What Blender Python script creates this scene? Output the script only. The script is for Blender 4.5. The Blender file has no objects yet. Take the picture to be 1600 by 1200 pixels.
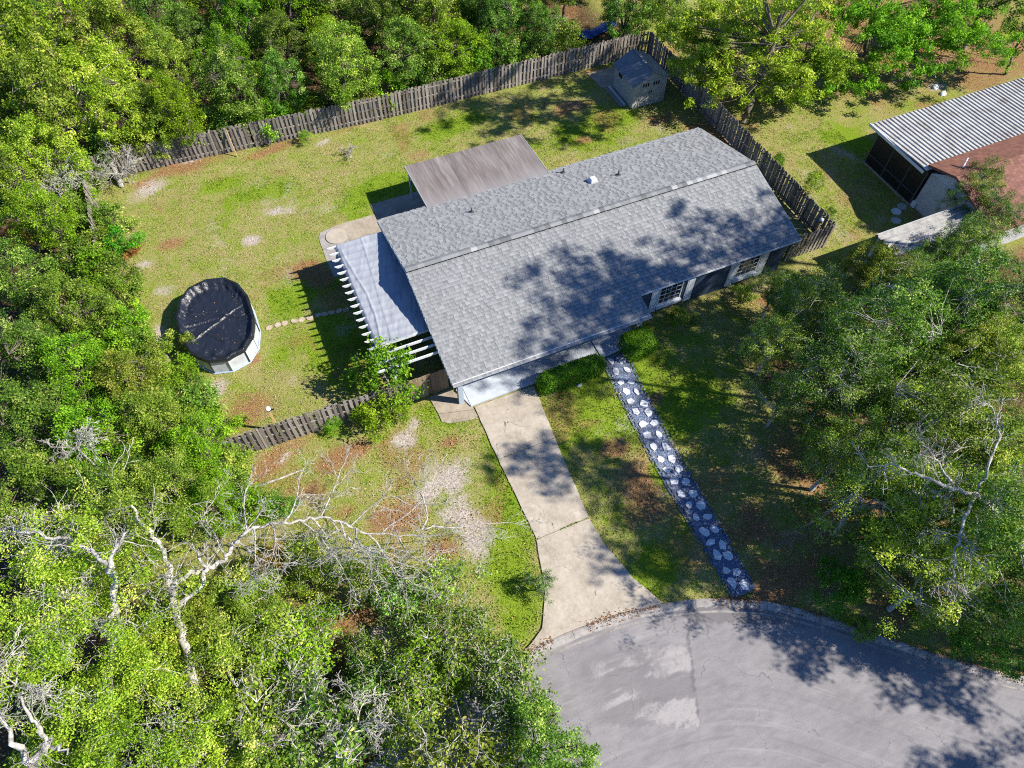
import bpy, math, random
import numpy as np
from mathutils import Vector, Matrix
R = math.radians
rng = np.random.default_rng(7)
random.seed(7)
scene = bpy.context.scene
col = scene.collection

# ------------------------------------------------------------------ camera, sky, sun, exposure
# World frame: X runs along the house ridge, Y points to the back yard (depth d towards the street = -Y).
YAW = 0.42217068; CAM_H = 30.0; PITCH = 0.98583313; ROLL = 0.0140614; FPX = 1115.286
CAM = Vector((-4.972, -29.180, CAM_H))
_s, _c = math.sin(YAW), math.cos(YAW)
_r0 = Vector((_c, -_s, 0)); _f0 = Vector((_s, _c, 0))
FW = _f0 * math.cos(PITCH) + Vector((0, 0, -math.sin(PITCH)))
_u0 = _f0 * math.sin(PITCH) + Vector((0, 0, math.cos(PITCH)))
RT = _r0 * math.cos(ROLL) + _u0 * math.sin(ROLL)
UP = _u0 * math.cos(ROLL) - _r0 * math.sin(ROLL)
cam_d = bpy.data.cameras.new('camera'); cam = bpy.data.objects.new('camera', cam_d); col.objects.link(cam)
m = Matrix.Identity(4)
for i in range(3):
    m[i][0] = RT[i]; m[i][1] = UP[i]; m[i][2] = -FW[i]; m[i][3] = CAM[i]
cam.matrix_world = m
cam_d.sensor_width = 36; cam_d.lens = 36 * FPX / 1600; cam_d.clip_end = 2000; cam_d.clip_start = .5
scene.camera = cam

SUN_TO = Vector((.96, -.60, 1.0)).normalized()
world = bpy.data.worlds.new('World'); scene.world = world; world.use_nodes = True
nt = world.node_tree
sky = nt.nodes.new('ShaderNodeTexSky'); sky.sky_type = 'NISHITA'; sky.sun_disc = False
sky.sun_elevation = math.asin(SUN_TO.z); sky.sun_rotation = math.atan2(SUN_TO.x, SUN_TO.y)
sky.air_density = 1.0; sky.dust_density = .0; sky.ozone_density = 10.0; sky.altitude = 3000
bg = nt.nodes['Background']; nt.links.new(sky.outputs[0], bg.inputs[0]); bg.inputs[1].default_value = .11
sun_d = bpy.data.lights.new('sun', 'SUN'); sun_d.energy = 5.0; sun_d.angle = R(.53); sun_d.color = (1, .925, .80)
sun = bpy.data.objects.new('sun', sun_d); col.objects.link(sun); sun.location = (30, -20, 40)
sun.rotation_euler = SUN_TO.to_track_quat('Z', 'Y').to_euler()
vs = scene.view_settings; vs.view_transform = 'Standard'; vs.look = 'None'; vs.exposure = 1.06; vs.gamma = 1; vs.use_curve_mapping = False
cy = scene.cycles
cy.max_bounces = 6; cy.diffuse_bounces = 3; cy.glossy_bounces = 2; cy.transmission_bounces = 4; cy.transparent_max_bounces = 4
cy.use_denoising = False; cy.filter_width = 1.1; cy.sample_clamp_indirect = 4.0
try: cy.denoiser = 'OPENIMAGEDENOISE'
except Exception: pass

def at(px, py, z=0.0):
    """the place on height z that the photograph shows at a pixel"""
    d = FW * FPX + RT * (px - 800) - UP * (py - 600)
    t = (z - CAM_H) / d.z
    return Vector((CAM.x + d.x * t, CAM.y + d.y * t, z))

# ------------------------------------------------------------------ helpers
def setp(o, label=None, cat=None, group=None, kind=None):
    if label: o['label'] = label
    if cat: o['category'] = cat
    if group: o['group'] = group
    if kind: o['kind'] = kind
    return o
def empty(name, loc=(0, 0, 0), rz=0, **k):
    o = bpy.data.objects.new(name, None); col.objects.link(o); o.location = loc; o.rotation_euler[2] = rz
    o.empty_display_size = .2
    return setp(o, **k)
def link(name, mesh, parent=None, loc=(0, 0, 0), rot=(0, 0, 0), scale=(1, 1, 1), mat=None, **k):
    o = bpy.data.objects.new(name, mesh); col.objects.link(o)
    o.parent = parent; o.location = loc; o.rotation_euler = rot; o.scale = scale
    if mat is not None:
        if not mesh.materials: mesh.materials.append(mat)
        if mesh.materials[0] != mat:
            o.material_slots[0].link = 'OBJECT'; o.material_slots[0].material = mat
    return setp(o, **k)
class MB:
    def __init__(s): s.v = []; s.f = []; s.t = []; s.cur = .5
    def add(s, vs, fs):
        b = len(s.v); s.v += [tuple(p) for p in vs]; s.f += [tuple(b + i for i in f) for f in fs]; s.t += [s.cur] * len(vs); return s
    def box(s, x0, x1, y0, y1, z0, z1):
        return s.add([(x0, y0, z0), (x1, y0, z0), (x1, y1, z0), (x0, y1, z0), (x0, y0, z1), (x1, y0, z1), (x1, y1, z1), (x0, y1, z1)],
                     [(0, 3, 2, 1), (4, 5, 6, 7), (0, 1, 5, 4), (1, 2, 6, 5), (2, 3, 7, 6), (3, 0, 4, 7)])
    def bevbox(s, x0, x1, y0, y1, z0, z1, b):
        """a box with a chamfered top edge"""
        return s.add([(x0, y0, z0), (x1, y0, z0), (x1, y1, z0), (x0, y1, z0), (x0, y0, z1 - b), (x1, y0, z1 - b), (x1, y1, z1 - b), (x0, y1, z1 - b),
                      (x0 + b, y0 + b, z1), (x1 - b, y0 + b, z1), (x1 - b, y1 - b, z1), (x0 + b, y1 - b, z1)],
                     [(0, 3, 2, 1), (8, 9, 10, 11), (0, 1, 5, 4), (1, 2, 6, 5), (2, 3, 7, 6), (3, 0, 4, 7), (4, 5, 9, 8), (5, 6, 10, 9), (6, 7, 11, 10), (7, 4, 8, 11)])
    def bar(s, a, b, w, h):
        a = Vector(a); b = Vector(b); d = (b - a).normalized(); up = Vector((0, 0, 1)) if abs(d.z) < .95 else Vector((1, 0, 0))
        x = d.cross(up).normalized() * (w / 2); y = x.cross(d).normalized() * (h / 2)
        return s.add([a - x - y, a + x - y, a + x + y, a - x + y, b - x - y, b + x - y, b + x + y, b - x + y],
                     [(3, 2, 1, 0), (4, 5, 6, 7), (0, 1, 5, 4), (1, 2, 6, 5), (2, 3, 7, 6), (3, 0, 4, 7)])
    def prism(s, poly, z0, z1):
        n = len(poly)
        return s.add([(p[0], p[1], z0) for p in poly] + [(p[0], p[1], z1) for p in poly],
                     [tuple(range(n))[::-1], tuple(range(n, 2 * n))] + [(i, (i + 1) % n, n + (i + 1) % n, n + i) for i in range(n)])
    def tube(s, pts, rad, n=6, cap=True):
        P = [Vector(p) for p in pts]; rs = rad if hasattr(rad, '__len__') else [rad] * len(P)
        vs = []; ref = Vector((.31, .17, .94))
        for i, p in enumerate(P):
            d = (P[min(i + 1, len(P) - 1)] - P[max(i - 1, 0)])
            d = d.normalized() if d.length > 1e-9 else Vector((0, 0, 1))
            x = d.cross(ref); x = x.normalized() if x.length > 1e-3 else Vector((1, 0, 0)); y = d.cross(x)
            for k in range(n):
                a = 2 * math.pi * k / n; vs.append(p + (x * math.cos(a) + y * math.sin(a)) * rs[i])
        fs = []
        for i in range(len(P) - 1):
            for k in range(n):
                fs.append((i * n + k, i * n + (k + 1) % n, (i + 1) * n + (k + 1) % n, (i + 1) * n + k))
        if cap: fs += [tuple(range(n)), tuple((len(P) - 1) * n + k for k in range(n))[::-1]]
        return s.add(vs, fs)
    def disc(s, c, r, z0, z1, n=20, ry=None):
        return s.prism([(c[0] + r * math.cos(2 * math.pi * k / n), c[1] + (ry or r) * math.sin(2 * math.pi * k / n)) for k in range(n)], z0, z1)
    def mesh(s, name, mat=None, smooth=False, tint=False):
        me = bpy.data.meshes.new(name); me.from_pydata(s.v, [], s.f)
        if tint:
            a = me.attributes.new('tint', 'FLOAT', 'POINT'); a.data.foreach_set('value', s.t)
        if mat: me.materials.append(mat)
        if smooth: me.polygons.foreach_set('use_smooth', [True] * len(me.polygons))
        me.update(); return me
    def build(s, name, mat, parent=None, loc=(0, 0, 0), rot=(0, 0, 0), smooth=False, tint=False, **k):
        return link(name, s.mesh(name, mat, smooth, tint), parent, loc, rot, **k)
def np_mesh(name, V, F, mat=None, attrs=None, smooth=False):
    """V (n,3), F (m,k) of one polygon size"""
    V = np.asarray(V, np.float32); F = np.asarray(F, np.int32); k = F.shape[1]
    me = bpy.data.meshes.new(name)
    me.vertices.add(len(V)); me.vertices.foreach_set('co', V.ravel())
    me.loops.add(F.size); me.loops.foreach_set('vertex_index', F.ravel())
    me.polygons.add(len(F)); me.polygons.foreach_set('loop_start', np.arange(0, F.size, k, dtype=np.int32))
    try: me.polygons.foreach_set('loop_total', np.full(len(F), k, np.int32))
    except Exception: pass
    for n, a in (attrs or {}).items():
        at_ = me.attributes.new(n, 'FLOAT', 'POINT'); at_.data.foreach_set('value', np.asarray(a, np.float32).ravel())
    if mat: me.materials.append(mat)
    if smooth: me.polygons.foreach_set('use_smooth', np.ones(len(F), bool))
    me.update(calc_edges=True); me.validate(); return me
_tab = rng.random((512, 512))
def vnoise(x, y, scale, seed=0):
    x = np.asarray(x) / scale + 37.3 * seed + 900; y = np.asarray(y) / scale + 11.7 * seed + 900
    xi = np.floor(x).astype(int); yi = np.floor(y).astype(int); fx = x - xi; fy = y - yi
    fx = fx * fx * (3 - 2 * fx); fy = fy * fy * (3 - 2 * fy)
    T = lambda a, b: _tab[a % 512, b % 512]
    return (T(xi, yi) * (1 - fx) + T(xi + 1, yi) * fx) * (1 - fy) + (T(xi, yi + 1) * (1 - fx) + T(xi + 1, yi + 1) * fx) * fy
def fbm(x, y, scale, seed=0, o=3):
    s = 0; a = .5; t = 0
    for i in range(o):
        s = s + a * vnoise(x, y, scale / 2 ** i, seed + i * 5); t += a; a *= .55
    return s / t
def sstep(a, b, x): t = np.clip((x - a) / (b - a), 0, 1); return t * t * (3 - 2 * t)
def ordn(n): 
    w = ['first', 'second', 'third', 'fourth', 'fifth', 'sixth', 'seventh', 'eighth', 'ninth', 'tenth', 'eleventh', 'twelfth', 'thirteenth', 'fourteenth', 'fifteenth',
         'sixteenth', 'seventeenth', 'eighteenth', 'nineteenth', 'twentieth', 'twenty-first', 'twenty-second', 'twenty-third', 'twenty-fourth', 'twenty-fifth', 'twenty-sixth',
         'twenty-seventh', 'twenty-eighth', 'twenty-ninth', 'thirtieth']
    return w[n]

# ------------------------------------------------------------------ materials
class NT:
    def __init__(s, name):
        s.m = bpy.data.materials.new(name); s.m.use_nodes = True; s.t = s.m.node_tree; s.b = s.t.nodes['Principled BSDF']
    def n(s, typ, ins=None, **p):
        x = s.t.nodes.new(typ)
        for k, v in p.items(): setattr(x, k, v)
        for k, v in (ins or {}).items():
            if isinstance(v, bpy.types.NodeSocket): s.t.links.new(v, x.inputs[k])
            else: x.inputs[k].default_value = v
        return x
    def coord(s, which='Object'): return s.n('ShaderNodeTexCoord').outputs[which]
    def pos(s): return s.n('ShaderNodeNewGeometry').outputs['Position']
    def noise(s, vec, scale, detail=4, rough=.6, dist=0): return s.n('ShaderNodeTexNoise', {'Vector': vec, 'Scale': scale, 'Detail': detail, 'Roughness': rough, 'Distortion': dist}).outputs[0]
    def scale(s, vec, v): return s.n('ShaderNodeVectorMath', {0: vec, 1: v}, operation='MULTIPLY').outputs[0]
    def ramp(s, fac, stops):
        r = s.n('ShaderNodeValToRGB', {0: fac}); e = r.color_ramp.elements
        while len(e) < len(stops): e.new(.5)
        for x, (p, c) in zip(e, stops): x.position = p; x.color = (*c, 1) if len(c) == 3 else c
        return r.outputs[0]
    def mix(s, f, a, b, mode='MIX'):
        x = s.n('ShaderNodeMix', data_type='RGBA', blend_type=mode)
        for k, v in ((0, f), (6, a), (7, b)):
            if isinstance(v, bpy.types.NodeSocket): s.t.links.new(v, x.inputs[k])
            else: x.inputs[k].default_value = v if k == 0 else ((*v, 1) if len(v) == 3 else v)
        return x.outputs[2]
    def math(s, op, a, b=0.0, c=0.0): return s.n('ShaderNodeMath', {0: a, 1: b, 2: c}, operation=op).outputs[0]
    def mr(s, v, a, b, c=0.0, d=1.0): return s.n('ShaderNodeMapRange', {0: v, 1: a, 2: b, 3: c, 4: d}).outputs[0]
    def attr(s, n): return s.n('ShaderNodeAttribute', attribute_name=n).outputs['Fac']
    def objrand(s): return s.n('ShaderNodeObjectInfo').outputs['Random']
    def set(s, color=None, rough=.7, spec=.3, metal=0, bump=None, bstr=.3, bdist=.02):
        def put(k, v):
            if isinstance(v, bpy.types.NodeSocket): s.t.links.new(v, s.b.inputs[k])
            else: s.b.inputs[k].default_value = (*v, 1) if isinstance(v, tuple) and len(v) == 3 else v
        if color is not None: put('Base Color', color)
        put('Roughness', rough); put('Specular IOR Level', spec); put('Metallic', metal)
        if bump is not None:
            b = s.n('ShaderNodeBump', {'Height': bump, 'Strength': bstr, 'Distance': bdist}); s.t.links.new(b.outputs[0], s.b.inputs['Normal'])
        return s.m
def plain(name, c, rough=.6, var=.12, sc=3.0, spec=.3, metal=0, grain=30):
    t = NT(name); p = t.pos(); n = t.noise(p, sc, 5); n2 = t.noise(p, grain, 2)
    k = t.math('ADD', t.mr(n, .3, .7, 1 - var, 1 + var), t.mr(n2, .3, .7, -var * .4, var * .4))
    cc = t.mix(1.0, c, t.n('ShaderNodeCombineColor', {0: k, 1: k, 2: k}).outputs[0], 'MULTIPLY')
    return t.set(cc, rough, spec, metal, n2, .15, .01)
def leaf_mat(name, stops, trans=.3, rough=.55, hue=.022):
    """leaf colour by its own tint (young, old, dry leaves), varied from tree to tree"""
    t = NT(name); c = t.ramp(t.attr('tint'), stops)
    r = t.objrand()
    hs = t.n('ShaderNodeHueSaturation', {'Hue': t.mr(r, 0, 1, .5 - hue, .5 + hue * .55), 'Saturation': 1.0, 'Value': t.mr(t.math('FRACT', t.math('MULTIPLY', r, 7.3)), 0, 1, .8, 1.25), 'Color': c}).outputs[0]
    t.set(hs, rough, .14)
    tr = t.n('ShaderNodeBsdfTranslucent', {'Color': t.mix(1.0, hs, (1.25, 1.25, .55), 'MULTIPLY')})
    mx = t.n('ShaderNodeMixShader', {0: trans, 1: t.b.outputs[0], 2: tr.outputs[0]})
    t.t.links.new(mx.outputs[0], t.t.nodes['Material Output'].inputs[0]); return t.m
M = {}
def wood_mat(name, c0, c1, c2):
    t = NT(name); p = t.coord(); r = t.objrand()
    v = t.n('ShaderNodeVectorMath', {0: t.scale(p, (30, 30, 2.2)), 1: t.n('ShaderNodeCombineXYZ', {0: t.math('MULTIPLY', r, 91.0), 2: t.math('MULTIPLY', r, 37.0)}).outputs[0]}, operation='ADD').outputs[0]
    g = t.noise(v, 1.0, 5, .65); k = t.math('ADD', t.math('MULTIPLY', g, .75), t.mr(r, 0, 1, -.08, .33))
    return t.set(t.ramp(k, [(.25, c0), (.5, c1), (.8, c2)]), .85, .15, 0, g, .4, .006)
M['fence'] = wood_mat('weathered_fence_wood', (.09, .078, .068), (.22, .195, .172), (.36, .32, .285))
M['gate'] = wood_mat('gate_wood', (.09, .06, .04), (.20, .145, .10), (.30, .225, .165))
M['newwood'] = plain('new_pine', (.50, .34, .16), .7)
M['white'] = plain('white_paint', (.56, .59, .62), .5, .08)
M['trimgrey'] = plain('grey_painted_trim', (.33, .40, .47), .5, .06)
M['wall'] = plain('dark_blue_siding', (.030, .050, .085), .55, .12)
M['trimdark'] = plain('dark_bronze_trim', (.07, .07, .075), .5)
M['walldark'] = plain('dark_screen', (.012, .013, .015), .4, .2)
M['black'] = plain('black_plastic', (.012, .012, .014), .35, .2)
M['metal'] = plain('galvanised', (.45, .46, .47), .45, .15, metal=.3)
M['glass'] = NT('window_glass').set((.01, .012, .016), .08, .6)
M['bark'] = (lambda t: t.set(t.ramp(t.noise(t.scale(t.coord(), (9, 9, 2.5)), 1.0, 6, .7), [(.3, (.045, .036, .028)), (.5, (.13, .11, .09)), (.7, (.26, .235, .20))]), .9, .1, 0, t.noise(t.coord(), 14, 4), .6, .02))(NT('oak_bark'))
M['pale'] = (lambda t: t.set(t.ramp(t.noise(t.coord(), 6.0, 6, .75), [(.30, (.09, .08, .065)), (.46, (.28, .265, .235)), (.64, (.54, .525, .49))]), .9, .1, 0, t.noise(t.coord(), 14, 4), .5, .02))(NT('lichen_grey_bark'))

# leaves
M['lf_green'] = leaf_mat('green_leaves', [(0, (.03, .08, .010)), (.45, (.092, .205, .020)), (.8, (.20, .345, .045)), (1, (.44, .52, .14))])
M['lf_lime'] = leaf_mat('yellow_green_leaves', [(0, (.07, .15, .010)), (.45, (.19, .335, .018)), (.8, (.36, .50, .045)), (1, (.60, .62, .16))])
M['lf_dark'] = leaf_mat('dark_oak_leaves', [(0, (.03, .085, .016)), (.5, (.085, .195, .028)), (.85, (.21, .33, .04)), (1, (.45, .47, .08))])
M['lf_vivid'] = leaf_mat('fresh_green_leaves', [(0, (.045, .125, .005)), (.5, (.135, .29, .010)), (1, (.30, .48, .03))])
M['lf_olive'] = leaf_mat('olive_leaves', [(0, (.06, .115, .010)), (.5, (.165, .275, .024)), (.85, (.32, .43, .055)), (1, (.56, .54, .15))])
M['lf_hedge'] = leaf_mat('hedge_leaves', [(0, (.02, .09, .005)), (.5, (.06, .20, .008)), (1, (.14, .34, .014))], .2)
M['lf_orange'] = leaf_mat('dead_orange_leaves', [(0, (.20, .075, .02)), (.5, (.36, .15, .04)), (1, (.50, .27, .09))], .2)
M['lf_gold2'] = leaf_mat('autumn_green_leaves', [(0, (.10, .15, .008)), (.45, (.27, .33, .012)), (.8, (.46, .47, .02)), (1, (.62, .50, .06))])
M['lf_gold'] = leaf_mat('golden_leaves', [(0, (.25, .20, .01)), (.5, (.48, .36, .015)), (1, (.62, .48, .05))], .3)

# ------------------------------------------------------------------ ground
HOUSE = (0.0, 20.45, -11.31, 0.0)
DRIVE_L = [(.93, 11.55), (.87, 14.5), (.90, 18.9), (.30, 21.2), (-.5, 22.6), (-1.75, 23.3)]
DRIVE_R = [(4.15, 11.55), (3.80, 14.9), (3.45, 19.2), (3.55, 20.4), (3.95, 22.2), (4.6, 23.65)]
KERB = [(-17.5, 37.0), (-17.0, 33.5), (-15.2, 29.8), (-12.4, 26.7), (-9.0, 24.75), (-5.4, 23.65), (-1.68, 23.22), (.74, 23.2), (3.13, 23.42), (5.74, 24.03), (7.74, 24.87), (9.1, 25.69), (10.7, 27.0), (12.51, 28.72),
        (14.38, 30.42), (16.29, 31.9), (19.5, 34.0), (24.0, 36.6), (30.0, 39.6), (45.0, 46.0)]
def catmull(P, n=8):
    P = [np.array(p, float) for p in P]; out = []
    for i in range(len(P) - 1):
        a = P[max(i - 1, 0)]; b = P[i]; c = P[i + 1]; d = P[min(i + 2, len(P) - 1)]
        for k in range(n):
            t = k / n; out.append(.5 * (2 * b + (c - a) * t + (2 * a - 5 * b + 4 * c - d) * t * t + (3 * b - a - 3 * c + d) * t ** 3))
    out.append(P[-1]); return np.array(out)
KC = catmull([(a, -b) for a, b in KERB], 8)                 # outer kerb line in XY
KT = np.gradient(KC, axis=0); KT /= np.linalg.norm(KT, axis=1)[:, None]; KN = np.stack([KT[:, 1], -KT[:, 0]], 1)   # points to the road
def road_dist(x, y):
    """signed distance to the outer kerb line, positive on the road side"""
    x = np.asarray(x, float); y = np.asarray(y, float); sh = x.shape; q = np.stack([x.ravel(), y.ravel()], 1)
    out = np.empty(len(q))
    for i in range(0, len(q), 20000):
        d = q[i:i + 20000, None, :] - KC[None]; k = np.argmin((d ** 2).sum(2), 1)
        dd = d[np.arange(len(k)), k]; out[i:i + 20000] = (dd * KN[k]).sum(1)
    return out.reshape(sh)
def axis(a, b, st):
    c = list(np.arange(a, b, st)); lo = [a - s for s in (400, 150, 60, 25, 10, 4, 1.5)]; hi = [c[-1] + s for s in (1.5, 4, 10, 25, 60, 150, 400)]
    return np.array(lo + c + hi)
GX = axis(-27, 48, .28); GY = axis(-36, 36, .28)
gx, gy = np.meshgrid(GX, GY, indexing='ij')
def blob(px, py, rx, ry=None, rot=0, soft=.95, z=0, amp=.75, seed=3):
    """a patch of ground round the place seen at a pixel, with a ragged outline"""
    def f(x, y):
        c = at(px, py, z); a = R(rot); ry_ = ry or rx
        dx = x - c.x; dy = y - c.y; ex = (dx * math.cos(a) + dy * math.sin(a)) / rx; ey = (-dx * math.sin(a) + dy * math.cos(a)) / ry_
        r = np.sqrt(ex ** 2 + ey ** 2) + (fbm(x, y, 1.5, int(px + 3 * py) % 97, 4) - .5) * 2.4 * amp
        return 1 - sstep(1 - soft, 1 + soft * .45, r)
    return f
SAND = [blob(335, 605, 1.0, .5), blob(245, 455, .8, .6), blob(260, 560, .5, .6), blob(430, 330, 1.0, .5), blob(700, 745, 1.25, 1.0), blob(665, 770, 1.2, .6, 20), blob(725, 805, .9, 1.5, 20), blob(740, 850, .55, 1.2), blob(628, 687, .7, .45), blob(648, 662, .35), blob(230, 300, 1.3, .8, 20), blob(505, 222, 1.4, .5, 25),
        blob(222, 415, .7, .4), blob(395, 375, .6, .35), blob(445, 715, 1.0, .4, 30), blob(300, 250, .8, .3), blob(1330, 245, .9, 1.3), blob(390, 520, .35), 
        blob(1465, 135, .8, .4), blob(250, 520, .3, .8), blob(860, 610, .5, .3), blob(590, 990, .5), blob(340, 610, .5)]
LITTER = [blob(268, 380, 1.1, .7, amp=.4), blob(300, 258, 3.2, .8, 8, amp=.4), blob(430, 232, 2.2, .5, 8, amp=.5), blob(478, 422, 1.25, .95, soft=.5, amp=.2), blob(500, 435, 1.0, .9, soft=.5, amp=.2), blob(270, 262, 2.2, .8, 22), blob(215, 290, 1.5, .8), blob(915, 218, .7, .5), blob(1035, 185, 1.2, .7, -20), blob(385, 640, 1.5, 1.2, amp=.4), blob(425, 725, 2.2, .9, 22, amp=.5), blob(520, 720, 1.5, .7, 10),
          blob(560, 700, .8, .5), blob(600, 690, .6, .4), blob(560, 960, 1.7, 1.0), blob(520, 1010, 1.3, .8), blob(1180, 820, 1.6, 2.4), blob(1000, 760, 1.3, 1.9), blob(960, 700, .8, .6), blob(1240, 900, 2.5, 1.6), blob(1025, 622, .7, .5),
          blob(1110, 215, 1.6, 3), blob(900, 165, 1.6, .8), blob(690, 865, 1.3, .8), blob(620, 805, 1.5, .8), blob(480, 770, 1.4, .8), blob(1450, 50, 11, 6.5, 20, amp=.3), blob(1350, 100, 6, 2.2, 20, amp=.3), blob(1300, 40, 7, 4.5, 20, amp=.3), blob(1560, 90, 7, 4, 20, amp=.3), blob(1250, 20, 6, 4, 20, amp=.3), blob(940, 110, 1.2, .6), blob(1175, 150, 1.6, 1.2),
          blob(700, 1010, .8, .6), blob(845, 1020, 1.0, .25, 22), blob(360, 235, 3.0, .35, 8), blob(560, 195, 3.0, .25, 10), blob(400, 560, .5, .4), blob(1420, 930, 2, 1.4), blob(1300, 780, 3, 4), blob(1190, 470, 2.0, 1.0), blob(700, 690, .7, .4), blob(540, 800, 1.0, .5)]
LUSH = [blob(350, 285, 1.3, .7), blob(800, 880, 1.0, 3.2, -10), blob(800, 760, 1.0, 2.5), blob(690, 640, 1.1, .6), blob(900, 640, 2.2, 2.6), blob(640, 300, 3.5, 2.4), blob(930, 200, 3.0, 1.5), blob(540, 540, 2.4, 3.0), blob(1025, 735, .5), blob(1063, 820, .4),
        blob(1050, 600, 3, 3), blob(1000, 890, 2.0, 1.0), blob(490, 440, 1.4, 1.2), blob(590, 290, 2, 1), blob(700, 200, 2.4, 1.0), blob(450, 470, 1.2, 1.6), blob(820, 960, .8, 1.0), blob(1320, 215, 1.5, 1.5), blob(410, 300, 2, 1)]
def field(L, x, y):
    o = np.zeros_like(x)
    for f in L: o = np.maximum(o, f(x, y))
    return o
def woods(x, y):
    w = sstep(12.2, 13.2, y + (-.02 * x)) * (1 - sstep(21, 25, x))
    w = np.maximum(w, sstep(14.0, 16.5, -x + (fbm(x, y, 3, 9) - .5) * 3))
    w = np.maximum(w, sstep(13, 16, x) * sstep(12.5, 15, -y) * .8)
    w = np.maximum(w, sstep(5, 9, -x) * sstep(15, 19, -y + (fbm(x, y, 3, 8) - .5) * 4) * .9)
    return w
def near(x, y): return (x > -27) & (x < 48) & (y > -36) & (y < 36)
Fs = field(SAND, gx, gy); Fs = np.maximum(Fs, .42 * sstep(.60, .78, fbm(gx, gy, 1.6, 61, 4))); Fl = field(LITTER, gx, gy); Fl = np.maximum(Fl, .6 * sstep(.58, .74, fbm(gx, gy, 2.6, 71, 4))); Fg = field(LUSH, gx, gy); Fw = woods(gx, gy)
rd = road_dist(gx, gy)
far_x = ~near(gx, gy)
gz = (fbm(gx, gy, 3.0, 2) - .5) * .07 + (fbm(gx, gy, .7, 4, 2) - .5) * .03
gz = np.where(far_x, 0, gz)
flat = np.maximum.reduce([sstep(.6, 0, np.maximum(np.maximum(HOUSE[0] - gx, gx - HOUSE[1]), np.maximum(HOUSE[2] - gy, gy - HOUSE[3]))), ((gx > -4.6) & (gx < 10.9) & (gy < -9) & (gy > -26)) * 1.0, (Fw > .9) * .0])
gz = gz * (1 - flat) - .03 * flat
gz = np.where(rd > .28, -.34, gz - .05 * sstep(-1.2, .1, rd))
n0, n1 = gx.shape; idx = np.arange(n0 * n1).reshape(n0, n1)
GF = np.stack([idx[:-1, :-1], idx[1:, :-1], idx[1:, 1:], idx[:-1, 1:]], -1).reshape(-1, 4)
t = NT('lawn_soil'); p = t.pos()
nA = t.noise(p, .55, 5, .6); nB = t.noise(p, 2.6, 6, .65); nC = t.noise(p, 22, 3, .7); nD = t.noise(p, 7, 4, .7)
green = t.ramp(nC, [(.3, (.055, .105, .008)), (.52, (.16, .24, .02)), (.72, (.29, .36, .045))])
dry = t.ramp(nC, [(.3, (.12, .095, .04)), (.52, (.29, .25, .105)), (.72, (.46, .40, .22))])
k = t.math('ADD', t.math('MULTIPLY', t.math('ADD', t.math('MULTIPLY', nA, .5), t.math('MULTIPLY', nB, .5)), 1.0), t.math('MULTIPLY', t.attr('lush'), .28))
grass = t.mix(t.mr(k, .40, .64), dry, green)
litc = t.ramp(nC, [(.28, (.08, .04, .022)), (.5, (.235, .12, .062)), (.72, (.40, .25, .14))])
sandc = t.ramp(t.noise(p, 12, 5, .75), [(.3, (.16, .13, .10)), (.5, (.38, .33, .29)), (.7, (.56, .51, .47))])
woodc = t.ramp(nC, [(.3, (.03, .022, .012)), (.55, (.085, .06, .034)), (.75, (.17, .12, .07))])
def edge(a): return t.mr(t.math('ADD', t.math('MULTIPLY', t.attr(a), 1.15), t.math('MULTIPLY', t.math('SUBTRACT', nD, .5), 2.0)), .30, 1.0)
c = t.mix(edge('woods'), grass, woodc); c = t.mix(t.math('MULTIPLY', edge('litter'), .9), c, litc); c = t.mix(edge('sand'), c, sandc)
M['ground'] = t.set(c, .95, .0, 0, t.math('ADD', t.math('MULTIPLY', nC, .6), t.math('MULTIPLY', nD, .6)), 1.0, .09)
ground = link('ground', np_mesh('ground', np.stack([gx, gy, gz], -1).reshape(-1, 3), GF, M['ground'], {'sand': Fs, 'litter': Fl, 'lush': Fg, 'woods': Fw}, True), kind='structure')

def concrete(name, stops, sc=1.2, crack=True):
    t = NT(name); p = t.pos(); st = t.noise(t.scale(p, (1.6, .5, 1)), .9, 5, .7); a = t.noise(p, sc, 6, .65); b = t.noise(p, 26, 3, .7); d = t.noise(p, 5, 4, .7)
    c = t.ramp(t.math('ADD', t.math('MULTIPLY', a, .7), t.math('MULTIPLY', d, .3)), stops)
    c = t.mix(t.mr(b, .35, .7, .0, .35), c, tuple(x * .62 for x in stops[0][1]))
    if crack:
        c = t.mix(t.mr(st, .55, .72, 0, .45), c, (.17, .14, .11)); c = t.mix(t.mr(t.noise(p, 3.2, 3), .70, .76, 0, .4), c, (.12, .10, .08))
        v = t.n('ShaderNodeTexVoronoi', {'Vector': t.n('ShaderNodeVectorMath', {0: p, 1: t.scale(t.n('ShaderNodeTexNoise', {'Vector': p, 'Scale': 1.6, 'Detail': 4}).outputs[1], (.9, .9, 0))}, operation='ADD').outputs[0], 'Scale': .28}, feature='DISTANCE_TO_EDGE').outputs[0]
        cr = t.math('MULTIPLY', t.math('LESS_THAN', v, .0017), t.math('GREATER_THAN', a, .5))
        c = t.mix(t.math('MULTIPLY', cr, .8), c, (.05, .045, .04))
    return t.set(c, .88, .08, 0, b, .25, .008)
M['drive'] = concrete('driveway_concrete', [(.3, (.25, .215, .175)), (.5, (.38, .34, .285)), (.7, (.48, .44, .38))])
M['pad'] = concrete('old_concrete', [(.3, (.19, .16, .125)), (.5, (.31, .27, .215)), (.7, (.42, .375, .31))], crack=False)
M['kerb'] = concrete('kerb_concrete', [(.3, (.16, .15, .145)), (.5, (.29, .275, .265)), (.7, (.38, .365, .355))], 2.0, False)
M['porchfloor'] = concrete('painted_porch_floor', [(.3, (.34, .385, .45)), (.5, (.43, .475, .54)), (.7, (.51, .55, .62))], 1.4, False)
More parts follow.
